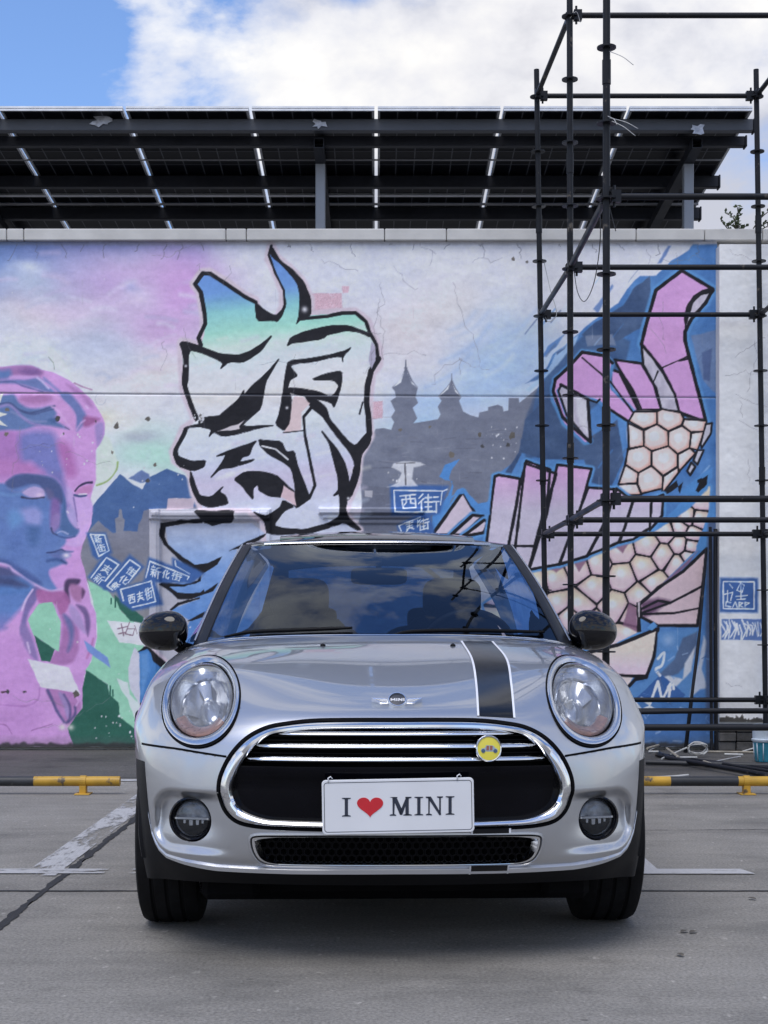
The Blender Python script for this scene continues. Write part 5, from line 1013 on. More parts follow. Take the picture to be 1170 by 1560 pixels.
# ---- headlamps
def plane_pt(H, n, dx, dz, a):
    dy = -(n.x * dx + n.z * dz) / n.y
    return Vector((H.x + dx, H.y + dy, H.z + dz)) + n * a
LIFT = [None]
def plathe(mb, H, n, prof, m=64, a0=0, a1=2 * math.pi, cx=0, cz=0, closed=True):
    L = m if closed else m + 1; vs_ = []
    for r, a in prof:
        for k in range(L):
            q = a0 + (a1 - a0) * k / m; v_ = plane_pt(H, n, cx + r * math.cos(q), cz + r * math.sin(q), a)
            if LIFT[0]: v_.y += LIFT[0](q) * (r / HR) ** 2.5
            vs_.append(v_)
    fs_ = []
    for i in range(len(prof) - 1):
        for k in range(m):
            k2 = (k + 1) % L if closed else k + 1
            fs_.append((i*L+k, i*L+k2, (i+1)*L+k2, (i+1)*L+k))
    return mb.add(vs_, fs_)
for s in (-1, 1):
    ns = [at(s * hx + (HR+.012) * math.cos(a), hz + (HR+.012) * math.sin(a)) for a in np.linspace(0, 2 * math.pi, 24, endpoint=False)]
    H = sum((p for p, _ in ns), Vector()) / 24; nrm = sum((n for _, n in ns), Vector()).normalized()
    H = Vector((s * hx, H.y, hz)); angs = np.linspace(-math.pi, math.pi * 3, 145)
    lift = np.array([at(s * hx + HR * math.cos(a), hz + HR * math.sin(a))[0].y - plane_pt(H, nrm, HR * math.cos(a), HR * math.sin(a), 0).y for a in angs])
    LIFT[0] = lambda q, A=angs, Lf=lift: float(np.interp(q, A, Lf))
    lamp = plathe(MB(), H, nrm, [(HR+.0045, -.05), (HR+.0045, -.001), (HR-.001, -.004)]).build('headlamp', M['black_matte'], car, smooth=True, angle=40)
    rg = MB(); plathe(rg, H, nrm, [(HR, -.05), (HR, .002), (HR-.003, .006), (HR-.007, .0075), (HR-.014, .006), (HR-.0195, .001), (HR-.0215, -.02)])
    recalc(rg.build('chrome_ring', M['ring'], lamp, smooth=True, angle=50))
    plathe(MB(), H, nrm, [(HR-.021, -.004), (HR-.0245, -.003), (HR-.0265, -.012)]).build('gasket', M['black_matte'], lamp, smooth=True)
    R0 = HR - .026
    bowl = MB(); plathe(bowl, H, nrm, [(R0+.001, -.006), (R0 - .004, -.020), (R0*.80, -.034), (R0*.74, -.032), (R0*.72, -.036), (R0*.60, -.060), (R0*.36, -.074), (R0*.33, -.060)])
    recalc(bowl.build('reflector', M['reflector'], lamp, smooth=True, angle=35))
    pj = MB(); plathe(pj, H, nrm, [(R0*.34, -.075), (R0*.33, -.052), (R0*.28, -.046), (R0*.26, -.050), (R0*.12, -.040), (.001, -.038)], 40)
    recalc(pj.build('bulb_shield', M['reflector'], lamp, smooth=True, angle=40))
    rimr = MB(); plathe(rimr, H, nrm, [(R0*.76, -.034), (R0*.775, -.026), (R0*.75, -.024), (R0*.735, -.030)], 64)
    recalc(rimr.build('inner_rim', M['chrome'], lamp, smooth=True, angle=60))
    for k in range(5):                                            # reflector facets
        a = rad(20 + 72 * k); fc = MB()
        plathe(fc, H, nrm, [(R0*.70, -.040), (R0*.45, -.060), (R0*.40, -.066)], 6, a, a + rad(34), closed=False)
        fc.build('reflector_facet', M['reflector'], lamp, smooth=False)
    am = MB(); plathe(am, H, nrm, [(R0*.98, -.016), (R0*.93, -.008), (R0*.70, -.014), (R0*.66, -.024)], 30, rad(215), rad(325), closed=False)
    recalc(am.build('indicator', M['amber'], lamp, smooth=True, angle=50))
    ln = MB(); plathe(ln, H, nrm, [(R0+.0015, -.006)] + [(R0 * math.cos(t), .004 + .016 * math.sin(t)) for t in np.linspace(.15, math.pi / 2 - .001, 12)], 64)
    recalc(ln.build('lens', M['lens'], lamp, smooth=True))
# ---- fog lamps
LIFT[0] = None
for s in (-1, 1):
    p, n = at(s * fx, fz); nrm = Vector((s * .30, -1, .02)).normalized(); H = Vector((s * fx, p.y - .004, fz))
    rg = MB(); plathe(rg, H, nrm, [(FR_+.001, -.06), (FR_+.001, .002), (FR_-.004, .005), (FR_-.010, -.002), (FR_-.013, -.018), (FR_-.013, -.05)])
    fl = recalc(rg.build('fog_lamp', M['black_gloss'], car, smooth=True, angle=40))
    R0 = FR_ - .0125
    bw = MB(); plathe(bw, H, nrm, [(R0, -.014), (R0*.9, -.03), (R0*.5, -.05), (.001, -.055)], 40); recalc(bw.build('reflector', M['fog_refl'], fl, smooth=True))
    dk = MB(); plathe(dk, H, nrm, [(R0*.97, -.020), (R0*.5, -.046), (.001, -.046)], 24, rad(185), rad(355), closed=False); dk.build('lamp_shade', M['black_plastic'], fl, smooth=True)
    br = MB(); c0 = [plane_pt(H, nrm, x, 0.002 + dz, a) for x in (-R0*.97, R0*.97) for dz, a in ((.003, -.02), (.003, -.006), (-.003, -.006), (-.003, -.02))]
    br.add(c0, [(0,1,5,4),(1,2,6,5),(2,3,7,6)]); recalc(br.build('divider', M['satin'], fl))
    for k, (dx, w_) in enumerate(((-.026, .006), (-.006, .010), (.014, .008), (.030, .006))):
        c0 = [plane_pt(H, nrm, dx + a, b, c) for c in (-.016, -.024) for a, b in ((-w_*.6, -.004), (w_*.6, -.004), (w_*.5, -.022 + abs(dx)*.3), (-w_*.5, -.022 + abs(dx)*.3))]
        mb = MB(); mb.add(c0, [(0,1,2,3),(0,4,5,1),(2,6,7,3),(1,5,6,2),(3,7,4,0)]); mb.build('led_cell', M['reflector'] if k % 2 else M['satin'], fl)
    ln = MB(); plathe(ln, H, nrm, [(R0+.001, -.012)] + [(R0 * math.cos(t), -.010 + .008 * math.sin(t)) for t in np.linspace(.1, math.pi/2-.001, 8)], 40); recalc(ln.build('lens', M['fog_glass'], fl, smooth=True))
# ---- decals laid on the panels
def decal(name, left, right, m, nv=24, nu=6, off=.0012, parent=car):
    L = catmull(left, nv); R = catmull(right, nv); vs_ = []; n0 = len(L)
    for a, b in zip(L, R):
        for k in range(nu + 1):
            q = a + (b - a) * k / nu; p, n = hitp(q[0], q[1]); vs_.append(p + n * off)
    mb = MB(); mb.add(vs_, [(i*(nu+1)+k, i*(nu+1)+k+1, (i+1)*(nu+1)+k+1, (i+1)*(nu+1)+k) for i in range(n0-1) for k in range(nu)])
    return mb.build(name, m, parent, smooth=True)
Lp = [(699.5,974.5),(719,1005),(725.5,1043),(728.5,1091)]; Rp = [(747,975),(772,1005),(779,1043),(783.5,1094)]
Lp[0] = (703, 977); Rp[0] = (750, 977.5)
st_ = decal('bonnet_stripe', Lp, Rp, M['stripe'])
sh_ = lambda P, d: [(x + d, y) for x, y in P]
decal('stripe_edge', sh_(Lp, -1.6), sh_(Lp, 1.6), M['white_line'], nu=2, off=.0022, parent=st_)
decal('stripe_edge', sh_(Rp, -1.6), sh_(Rp, 1.6), M['white_line'], nu=2, off=.0022, parent=st_)
def front_patch(name, x0, x1, z0, z1, m, off, parent=car, nx=6, nz=4):
    vs_ = [(x0+(x1-x0)*i/nx, at(x0+(x1-x0)*i/nx, z0+(z1-z0)*j/nz)[0].y - off, z0+(z1-z0)*j/nz) for j in range(nz+1) for i in range(nx+1)]
    mb = MB(); mb.add(vs_, [(j*(nx+1)+i, j*(nx+1)+i+1, (j+1)*(nx+1)+i+1, (j+1)*(nx+1)+i) for j in range(nz) for i in range(nx)])
    return mb.build(name, m, parent, smooth=True)
xs0, xs1 = hitp(719, 1265)[0].x, hitp(776, 1265)[0].x
za, zb_ = iz1 - .0015, gz0 + .005
t1 = front_patch('bumper_tape', xs0, xs1, za, zb_, M['stripe'], .009)
front_patch('stripe_edge', xs0 - .004, xs0 + .002, za, zb_, M['white_line'], .0095, t1); front_patch('stripe_edge', xs1 - .002, xs1 + .004, za, zb_, M['white_line'], .0095, t1)
xs0, xs1 = hitp(716, 1325)[0].x, hitp(772, 1325)[0].x; zm = float(np.interp(.25, lpx, lpz))
t2 = front_patch('lip_tape', xs0, xs1, zm - .0135, zm + .0165, M['stripe'], .0185)
front_patch('stripe_edge', xs0 - .004, xs0 + .001, zm - .0135, zm + .0165, M['white_line'], .019, t2); front_patch('stripe_edge', xs1 - .001, xs1 + .004, zm - .0135, zm + .0165, M['white_line'], .019, t2)
# washer jets
for px in (492, 690):
    p, n = hitp(px, 984); mb = MB(); mb.lathe([(.010, -.002), (.009, .004), (.004, .008), (.001, .009)], p, n, 12); mb.build('washer_jet', M['black_plastic'], car, smooth=True)
# ---- winged badge on the bonnet
bp, bn = hitp(605, 1071.5); bn = Vector((bn.x, -.72, .70)).normalized(); bp = bp + bn * .011
bu = Vector((1, 0, 0)); bu = (bu - bn * bu.dot(bn)).normalized(); bv_ = bn.cross(bu).normalized()
if bv_.z < 0: bv_ = -bv_
ky = 1.0                                                          # badge drawn at its true height on the sloping metal
def B(x, y, a): return bp + bu * x + bv_ * y * ky + bn * a
def extrude_poly(mb, pts, f, a0, a1):
    n = len(pts); mb.add([f(x, y, a1) for x, y in pts] + [f(x, y, a0) for x, y in pts], [tuple(range(n))] + [(i, (i+1) % n, n + (i+1) % n, n + i) for i in range(n)])
    return mb
bd = MB(); bd.lathe([(.0295, -.022), (.0295, .006), (.027, .009), (.0245, .009), (.0235, .005), (.0235, .002)], bp, bn, 40, up=bu)
badge = recalc(bd.build('bonnet_badge', M['chrome'], car, smooth=True, angle=40))
MB().lathe([(.0238, .0035), (.012, .0045), (.0005, .0048)], bp, bn, 40, up=bu).build('badge_centre', M['letter'], badge, smooth=True)
for s in (-1, 1):
    wg = MB()
    extrude_poly(wg, [(s*.026, .006), (s*.076, .0105), (s*.052, -.0085), (s*.045, -.0100), (s*.026, -.0095)], B, -.016, .003)
    w_ = recalc(wg.build('badge_wing', M['chrome'], badge))
    for q in range(3):
        g_ = MB(); y_ = .0025 - q * .0040; extrude_poly(g_, [(s*.030, y_), (s*(.066 - q * .006), y_ + .002), (s*(.065 - q * .006), y_ + .0008), (s*.030, y_ - .0016)], B, .003, .0048); recalc(g_.build('wing_groove', M['satin'], w_))
def strokes(mb, segs, f, w, a0, a1):
    for (x0, y0), (x1, y1) in segs:
        d = Vector((x1-x0, y1-y0)).normalized(); e = Vector((-d.y, d.x)) * w / 2; d *= w * .3
        extrude_poly(mb, [(x0-d.x+e.x, y0-d.y+e.y), (x1+d.x+e.x, y1+d.y+e.y), (x1+d.x-e.x, y1+d.y-e.y), (x0-d.x-e.x, y0-d.y-e.y)], f, a0, a1)
h = .0048
lx = -.0185
for ch, wd in (('M', .0115), ('I', .0), ('N', .0095), ('I', .0)):
    sg = {'M': [((0,-h),(0,h)),((0,h),(wd/2,-h*.3)),((wd/2,-h*.3),(wd,h)),((wd,h),(wd,-h))], 'I': [((0,-h),(0,h))], 'N': [((0,-h),(0,h)),((0,h),(wd,-h)),((wd,-h),(wd,h))]}[ch]
    mb = MB(); strokes(mb, [((a+lx, b), (c+lx, d)) for (a, b), (c, d) in sg], B, .0028, .003, .0062); recalc(mb.build('badge_letter', M['white_line'], badge)); lx += wd + .0058
# ---- number plate
pc = Vector((0.030, -.803, 0)); q = CARM @ Vector((0.03, -.803, 0)); pcY = q.y
pw = W(606.5, 1228, pcY); pc = CARI @ pw
roll = rad(0.95); PWd, PHt = .440, .158
def P(x, y, a): return Vector((pc.x + x * math.cos(roll) - y * math.sin(roll), pc.y - a, pc.z + x * math.sin(roll) + y * math.cos(roll)))
def rrect(w, h, r, n=6):
    o_ = []
    for cx_, cy_, a0 in ((w/2-r, h/2-r, 0), (-w/2+r, h/2-r, 90), (-w/2+r, -h/2+r, 180), (w/2-r, -h/2+r, 270)):
        for k in range(n + 1): a = rad(a0 + 90 * k / n); o_.append((cx_ + r * math.cos(a), cy_ + r * math.sin(a)))
    return o_
mb = MB(); extrude_poly(mb, rrect(PWd, PHt, .012), P, -.006, .004); o1 = recalc(mb.build('number_plate', M['white_plastic'], car))
bm_ = o1.modifiers.new('bevel', 'BEVEL'); bm_.width = .002; bm_.segments = 2; bm_.limit_method = 'ANGLE'
mb = MB(); a_ = rrect(PWd-.012, PHt-.014, .009); b_ = rrect(PWd-.0155, PHt-.0175, .0075); n_ = len(a_)
mb.add([P(x, y, .0046) for x, y in a_] + [P(x, y, .0046) for x, y in b_], [(i, (i+1) % n_, n_+(i+1) % n_, n_+i) for i in range(n_)]); mb.build('plate_border', M['letter'], o1)
kx = .4375 / 900
def T(x, y): xx = (x - 497) * kx; yy = -(y - 691) * kx; return (xx * math.cos(roll) + yy * math.sin(roll), -xx * math.sin(roll) + yy * math.cos(roll))
def letter(polys):
    mb = MB()
    for pl in polys: extrude_poly(mb, [T(x, y) for x, y in pl], P, .003, .0050)
    recalc(mb.build('plate_letter', M['letter'], o1))
def stem(x, y0, y1, w): return [(x-w/2, y0), (x+w/2, y0), (x+w/2, y1), (x-w/2, y1)]
def serif(x, y, w, up): d = 7 if up else -7; return [(x-w/2, y), (x+w/2, y), (x+w/2, y+d*.7), (x+9, y+d*1.3), (x-9, y+d*1.3), (x-w/2, y+d*.7)]
def I_(x, y0, y1): return [stem(x, y0+4, y1-4, 19), serif(x, y0, 52, True), serif(x, y1, 52, False)]
letter(I_(189, 640, 751)); letter(I_(620, 635, 745)); letter(I_(806, 632, 742))
letter([[(463,642),(478,642),(474,740),(464,740)], serif(470, 636, 44, True)[:4] + [(472,644)], serif(466, 747, 38, False), [(462,636),(486,636),(521,712),(514,742),(508,742)], [(545,636),(560,636),(521,742),(508,742),(505,730)], stem(550, 640, 742, 20), serif(553, 746, 50, False), serif(558, 635, 36, True)])
letter([[(676,638),(686,638),(684,738),(676,738)], serif(680, 745, 36, False), [(668,634),(692,634),(752,735),(752,744),(742,744),(676,646)], stem(746, 636, 743, 10), serif(746, 633, 36, True), serif(674, 634, 26, True)])
hp = []
for k in range(60):
    t = 2 * math.pi * k / 60; hp.append((330 + 78 / 16 * 16 * math.sin(t) ** 3, 688 - 62 / 15 * (13*math.cos(t)-5*math.cos(2*t)-2*math.cos(3*t)-math.cos(4*t))))
mb = MB(); extrude_poly(mb, [T(x, y) for x, y in hp], P, .003, .0052); recalc(mb.build('plate_heart', M['red'], o1))
for px_ in (-.195, .178):                                          # wire ties holding the plate
    mb = MB(); mb.tube([P(px_-.006, PHt/2-.006, .006), P(px_-.006, PHt/2+.006, .007), P(px_+.001, PHt/2+.010, .003), P(px_+.006, PHt/2+.004, -.004)], .0018, 6); mb.build('plate_tie', M['white_plastic'], o1, smooth=True)
# ---- round yellow emblem clipped to the grille bars
gp, gn = hitp(743.6, 1139.7); gc = gp + Vector((0, -.018, 0)); gn = Vector((.15, -1, .12)).normalized()
mb = MB(); mb.lathe([(.036, -.014), (.0395, -.008), (.0395, .001), (.037, .004), (.0345, .003), (.0345, .0)], gc, gn, 40, cap0=True); em = recalc(mb.build('grille_emblem', M['chrome'], car, smooth=True, angle=40))
MB().lathe([(.0347, .001), (.018, .0022), (.0003, .0025)], gc, gn, 40).build('emblem_face', M['yellow_badge'], em, smooth=True)
gu = Vector((1, 0, 0)); gu = (gu - gn * gu.dot(gn)).normalized(); gv = gn.cross(gu); gv = gv if gv.z > 0 else -gv
def E_(x, y, a): return gc + gu * x + gv * y + gn * (a + .0022)
M['ic_b'] = mat('emblem_slate', (.05, .09, .16), .4); M['ic_r'] = mat('emblem_red', (.30, .10, .07), .4); M['ic_g'] = mat('emblem_grey', (.30, .38, .45), .4)
for pts, mm in (([(-.024,-.006),(-.022,.000),(-.012,.002),(-.008,.010),(.013,.009),(.019,.002),(.025,-.001),(.026,-.009),(-.022,-.008)], 'ic_g'), ([(-.007,.008),(.000,.0085),(.000,-.005),(-.008,-.005)], 'ic_r'), ([(.003,.0085),(.011,.008),(.010,-.005),(.003,-.005)], 'ic_r')):
    mb = MB(); extrude_poly(mb, pts, E_, 0, .0006 if mm == 'ic_g' else .0012); recalc(mb.build('emblem_print', M[mm], em))
for x_ in (-.017, .019):
    mb = MB(); extrude_poly(mb, [(x_+.0058*math.cos(a), -.007+.0058*math.sin(a)) for a in np.linspace(0, 6.283, 16, endpoint=False)], E_, 0, .0015); recalc(mb.build('emblem_print', M['ic_b'], em))

# ---- windscreen, roof, cabin
def WS(s, t, off=0.0):
    b = Vector((.705 * s, .375 + .24 * s * s, .955 - .018 * s * s)); tp = Vector((.578 * s, 1.37 + .11 * s * s, 1.357 - .004 * s * s))
    p = b.lerp(tp, t); k = math.sin(math.pi * t)
    return p + Vector((0, -.42, .9)).normalized() * (.030 * k * (1 - .3 * s * s) + off)
def grid(f, nu, nv):
    vs_ = [f(-1 + 2 * i / nu, j / nv) for j in range(nv + 1) for i in range(nu + 1)]
    return vs_, [(j*(nu+1)+i, j*(nu+1)+i+1, (j+1)*(nu+1)+i+1, (j+1)*(nu+1)+i) for j in range(nv) for i in range(nu)]
MB().add(*grid(WS, 40, 24)).build('windscreen', M['glass'], car, smooth=True)
def RF(s, t):
    ts = [0, .06, .15, .30, .5, .75, 1]; zc = float(np.interp(t, ts, [1.357, 1.378, 1.403, 1.428, 1.436, 1.42, 1.365]))
    hw = .578 + .035 * math.sin(math.pi * min(1, t * 1.1)) - .05 * t
    k = min(1, t * 3.5)
    return Vector((hw * s, 1.37 + .11 * s * s + (1.40 - .11 * s * s) * t, zc - .040 * k * abs(s) ** 2.6 - .004 * s * s))
rt = [0, .015, .03, .06, .10, .15, .2, .27, .35, .45, .6, .75, .88, 1]
vs_ = [RF(-1 + 2 * i / 40, t) for t in rt for i in range(41)]
mb = MB(); mb.add(vs_, [(j*41+i, j*41+i+1, (j+1)*41+i+1, (j+1)*41+i) for j in range(len(rt)-1) for i in range(40)])
mb.build('roof', M['black_gloss'], car, smooth=True)
vs2 = [RF(s, t) + Vector((0, 0, .008 + .004 * (t > .08))) for t in (.05, .10, .15, .2, .3, .42) for s in np.linspace(-.74, .74, 25)]
mb = MB(); mb.add(vs2, [(j*25+i, j*25+i+1, (j+1)*25+i+1, (j+1)*25+i) for j in range(5) for i in range(24)]); mb.build('sunroof', M['black_gloss'], car, smooth=True)
rl = [[RF(s, .022) + Vector((0, -.002, .003 + a)) + Vector((0, b, 0)) for a, b in ((0, -.004), (.006, -.001), (.010, .012), (.008, .03))] for s in np.linspace(-.86, .86, 41)]
mb = MB(); mb.sweep(rl); recalc(mb.build('roof_trim', M['satin'], car, smooth=True))
belt = S[-1]; bl = belt[belt[:, 0] > .70]; bl = bl[(bl[:, 1] > .6)]
byo = bl[bl[:, 1].argsort()]
def belt_at(y): return Vector((float(np.interp(y, byo[:, 1], byo[:, 0])), y, float(np.interp(y, byo[:, 1], byo[:, 2]))))
def top_at(tau):
    if tau < .45: return WS(1, tau / .45)
    return RF(1, min(1, (tau - .45) / .55))
for s in (-1, 1):
    fl_ = lambda p: Vector((s * p.x, p.y, p.z))
    # A-pillar: gloss black, standing proud of the glass edge
    rails = []
    for t in np.linspace(-.02, 1.0, 24):
        p = WS(1, t); o_ = Vector((.55, .75, .1)).normalized()
        w_ = .030
        rails.append([fl_(WS(.955, t, .001)), fl_(WS(.960, t, .007)), fl_(WS(1.0, t, .010)), fl_(p + o_ * w_ + Vector((0, 0, .004))), fl_(p + o_ * (w_ + .012) + Vector((0, 0.004, -.008))), fl_(p + o_ * (w_ + .01) + Vector((-.02, .01, -.02)))])
    mb = MB(); mb.sweep(rails); recalc(mb.build('windscreen_pillar', M['black_satin'], car, smooth=True, angle=40))
    rails = [[fl_(WS(1, t, .009) + Vector((.014, .02, .002))), fl_(WS(1, t, .013) + Vector((.018, .026, .002))), fl_(WS(1, t, .009) + Vector((.023, .032, .001)))] for t in np.linspace(0, 1, 24)]
    mb = MB(); mb.sweep(rails); recalc(mb.build('pillar_trim', M['satin'], car, smooth=True))
    rails = []
    for tau in np.linspace(0, 1, 50):
        tp = top_at(tau) + Vector((.012, .012, -.006)); y = .66 + (2.80 - .66) * tau; bt = belt_at(y)
        rails.append([fl_(tp.lerp(bt, k) + Vector((.02 * math.sin(math.pi * k), 0, 0))) for k in np.linspace(0, 1, 7)])
    gl_, pl_ = rails[3:30], rails[29:]
    mb = MB(); mb.sweep(gl_); mb.build('side_window', M['side_glass'], car, smooth=True)
    mb = MB(); mb.sweep(pl_[-9:]); recalc(mb.build('rear_pillar', M['black_gloss'], car, smooth=True))
    mb = MB(); mb.sweep(pl_[:-8]); mb.build('quarter_window', M['side_glass'], car, smooth=True)
    # belt trim
    rails = [[fl_(belt_at(y) + Vector(d)) for d in ((.004, 0, -.002), (.008, 0, .004), (.003, 0, .010), (-.03, 0, .008))] for y in np.linspace(.66, 2.80, 30)]
    mb = MB(); mb.sweep(rails); recalc(mb.build('belt_trim', M['chrome'], car, smooth=True))
# rear window and hatch top
def RW(s, t):
    a = Vector((.50 * s, 2.97 - .06 * s * s, .93)); b = RF(s * .96, 1) + Vector((0, .01, -.01)); return a.lerp(b, t)
MB().add(*grid(lambda s, t: RW(s * .86, .08 + .84 * t), 20, 8)).build('rear_window', M['side_glass'], car, smooth=True)
for s in (-1, 1):
    mb = MB(); mb.add(*grid(lambda u, t: Vector((s * 1, 1, 1)) * 0 + (lambda p: Vector((s * p.x, p.y, p.z)))(RW(.86 + .07 * (u + 1), t) + Vector((.06 * (u + 1) * (1 - t), -.04 * (u + 1), 0))), 4, 8)); recalc(mb.build('hatch_pillar', M['black_gloss'], car, smooth=True))
mb = MB(); mb.add(*grid(lambda s, t: RW(s, .92 + .1 * t), 20, 1)); mb.add(*grid(lambda s, t: RW(s, -.05 + .13 * t), 20, 1)); mb.build('hatch_rail', M['black_gloss'], car, smooth=True)
# chrome strip added as the bonnet's rear-edge highlight, and the dark cowl behind it
edge = S[-1]; e = edge[(edge[:, 1] < .66)]; e = e[e[:, 0].argsort()]
rails = [[Vector(p) + Vector(d) for d in ((0, -.006, .0005), (0, 0, .005), (0, .006, .004), (0, .012, -.01))] for p in e[::3]]
mb = MB(); mb.sweep(rails); recalc(mb.build('bonnet_edge_highlight', M['chrome'], car, smooth=True, angle=70))
rails = [[Vector(p) + Vector((0, .005, -.006)), Vector((p[0] * .97, p[1] + .04, p[2] - .016)), Vector((p[0] * .95, p[1] + .09, p[2] - .020))] for p in e[::3]]
mb = MB(); mb.sweep(rails); recalc(mb.build('cowl', M['black_plastic'], car, smooth=True))
# wipers
for pts in ([(.02, .0), (.10, .035), (.30, .05), (.50, .055), (.62, .06)], [(-.60, .02), (-.50, .05), (-.34, .055), (-.20, .06), (-.12, .065)]):
    w_ = catmull([tuple(WS(x / .70, t, .012)) for x, t in pts], 6); mb = MB(); mb.tube(w_, [.005 + .004 * math.sin(math.pi * i / (len(w_)-1)) for i in range(len(w_))], 6); mb.build('wiper', M['black_plastic'], car, smooth=True)
# cabin
mb = MB(); mb.box(-.66, .66, .72, 2.9, .20, .30); mb.build('cabin_floor', M['dash'], car)
pr = [(.40, .93), (.52, .945), (.72, .945), (.88, .925), (.95, .88), (.96, .70), (.90, .55)]
rails = [[Vector((x, y + .18 * (x/.7)**2 * (1 - i/9), z - .01 * (x/.7)**2 + (.018 * math.exp(-((x - .36) / .14) ** 2) if i in (2, 3) else 0))) for i, (y, z) in enumerate(pr)] for x in np.linspace(-.69, .69, 41)]
mb = MB(); mb.sweep(rails); recalc(mb.build('dashboard', M['dash'], car, smooth=True))
mb = MB(); sw_c = Vector((.36, 1.02, .90)); sw_n = Vector((0, .85, .5)).normalized()
ring_pts = []
for k in range(40):
    a = 2 * math.pi * k / 40; u_ = Vector((1, 0, 0)); v_ = sw_n.cross(u_).normalized(); ring_pts.append(sw_c + (u_ * math.cos(a) + v_ * math.sin(a)) * .185)
mb.tube(ring_pts, .016, 8, closed=True)
sw = mb.build('steering_wheel', M['dash'], car, smooth=True)
mb = MB(); mb.lathe([(.075, -.01), (.07, .02), (.001, .03)], sw_c, -sw_n, 20); mb.tube([sw_c, ring_pts[0]], .015, 6); mb.tube([sw_c, ring_pts[20]], .015, 6); mb.build('wheel_hub', M['dash'], sw, smooth=True)
def ssq(mb, c, r, e1=.5, e2=.5, nu=24, nv=16, tilt=None, shear=0.0):   # rounded cushion
    f = lambda w, m_: math.copysign(abs(w) ** m_, w); vs_ = []
    for j in range(nv + 1):
        v = -math.pi / 2 + math.pi * j / nv
        for i in range(nu):
            u = 2 * math.pi * i / nu
            x = r[0] * f(math.cos(v), e1) * f(math.cos(u), e2); y = r[1] * f(math.cos(v), e1) * f(math.sin(u), e2); z = r[2] * f(math.sin(v), e1)
            p = Vector((x, y + shear * z, z))
            if tilt: p = tilt @ p
            vs_.append(Vector(c) + p)
    return mb.add(vs_, [(j*nu+i, j*nu+(i+1) % nu, (j+1)*nu+(i+1) % nu, (j+1)*nu+i) for j in range(nv) for i in range(nu)])
for s in (-1, 1):
    mb = MB(); ssq(mb, (s*.35, 1.42, .50), (.25, .27, .09)); ssq(mb, (s*.35, 1.66, .76), (.24, .08, .30), shear=.25)
    seat = mb.build('front_seat', M['fabric'], car, smooth=True)
    mb = MB(); ssq(mb, (s*.35, 1.77, 1.13), (.135, .055, .095), .55, .6); mb.tube([(s*.35-.05, 1.75, 1.0), (s*.35-.05, 1.77, 1.1)], .008, 6); mb.tube([(s*.35+.05, 1.75, 1.0), (s*.35+.05, 1.77, 1.1)], .008, 6); mb.build('headrest', M['fabric'], seat, smooth=True)
    mb = MB(); ssq(mb, (s*.30, 2.50, .74), (.27, .09, .27), shear=.2); rs = mb.build('rear_seat', M['fabric'], car, smooth=True)
    mb = MB(); ssq(mb, (s*.30, 2.57, 1.04), (.12, .05, .06)); mb.build('headrest', M['fabric'], rs, smooth=True)
mb = MB(); vs_ = [RF(-.95 + 1.9 * i / 20, t) - Vector((0, -.02, .035)) for t in (.03, .2, .5, .8, 1) for i in range(21)]
mb.add(vs_, [(j*21+i, j*21+i+1, (j+1)*21+i+1, (j+1)*21+i) for j in range(4) for i in range(20)]); mb.build('headliner', M['headliner'], car, smooth=True)
# mirror and dark band behind the top of the glass
frit = [(-.40, .975), (.40, .975), (.38, .935), (.22, .92), (.105, .905), (.075, .85), (-.075, .85), (-.105, .905), (-.22, .92), (-.38, .935)]
mb = MB(); mb.add([WS(x, t, -.004) for x, t in frit], [tuple(range(10))]); mb.build('windscreen_band', M['dash'], car)
mb = MB(); ssq(mb, WS(0, .84, -.10), (.12, .025, .036), .4, .5); mb.tube([WS(0, .93, -.01), WS(0, .85, -.10)], .012, 8); mb.build('rear_view_mirror', M['dash'], car, smooth=True)
# ---- door mirrors
for s, (mx_, my_), (bx_, by_) in ((-1, (249, 962), (290, 990)), (1, (903, 961), (861, 990))):
    dY = 5.92; c = CARI @ W(mx_, my_, dY); hw, hh = 39 / F * dY, 30 / F * dY; mb = MB(); vs_ = []
    nu, nv = 40, 24; f = lambda w, m_: math.copysign(abs(w) ** m_, w)
    for j in range(nv + 1):
        v = -math.pi / 2 + math.pi * j / nv
        for i in range(nu):
            u = 2 * math.pi * i / nu
            x = f(math.cos(v), .85) * f(math.cos(u), .85); y = f(math.cos(v), .8) * f(math.sin(u), .9); z = f(math.sin(v), .88)
            sx = x * s                                             # +1 = outboard
            zz = z * (1 - .10 * sx) + .10 * (1 - sx * sx) * (z > 0) * .6 - .12 * sx * 0
            yy = (y * .088 if y < 0 else y * .050) + .035 * sx
            vs_.append(c + Vector((x * hw, yy, zz * hh * .98 - .05 * hh * sx)))
    mb.add(vs_, [(j*nu+i, j*nu+(i+1) % nu, (j+1)*nu+(i+1) % nu, (j+1)*nu+i) for j in range(nv) for i in range(nu)])
    mr = mb.build('door_mirror', M['black_gloss'], car, smooth=True)
    b_ = CARI @ W(bx_, by_, dY + .03); mb = MB()
    mb.tube([c + Vector((-s * hw * .35, .01, -hh * .45)), c + Vector((-s * hw * .75, .015, -hh * .85)), b_ + Vector((-s * .02, .02, -.012))], [.03, .026, .030], 12)
    mb.build('mirror_arm', M['black_plastic'], mr, smooth=True)
    mb = MB(); vs_ = [c + Vector((math.cos(a) * hw * .9, .052 + .035 * math.cos(a) * s, math.sin(a) * hh * .82)) for a in np.linspace(0, 2*math.pi, 28, endpoint=False)]
    mb.add(vs_, [tuple(range(28))]); mb.build('mirror_glass', M['chrome'], mr)
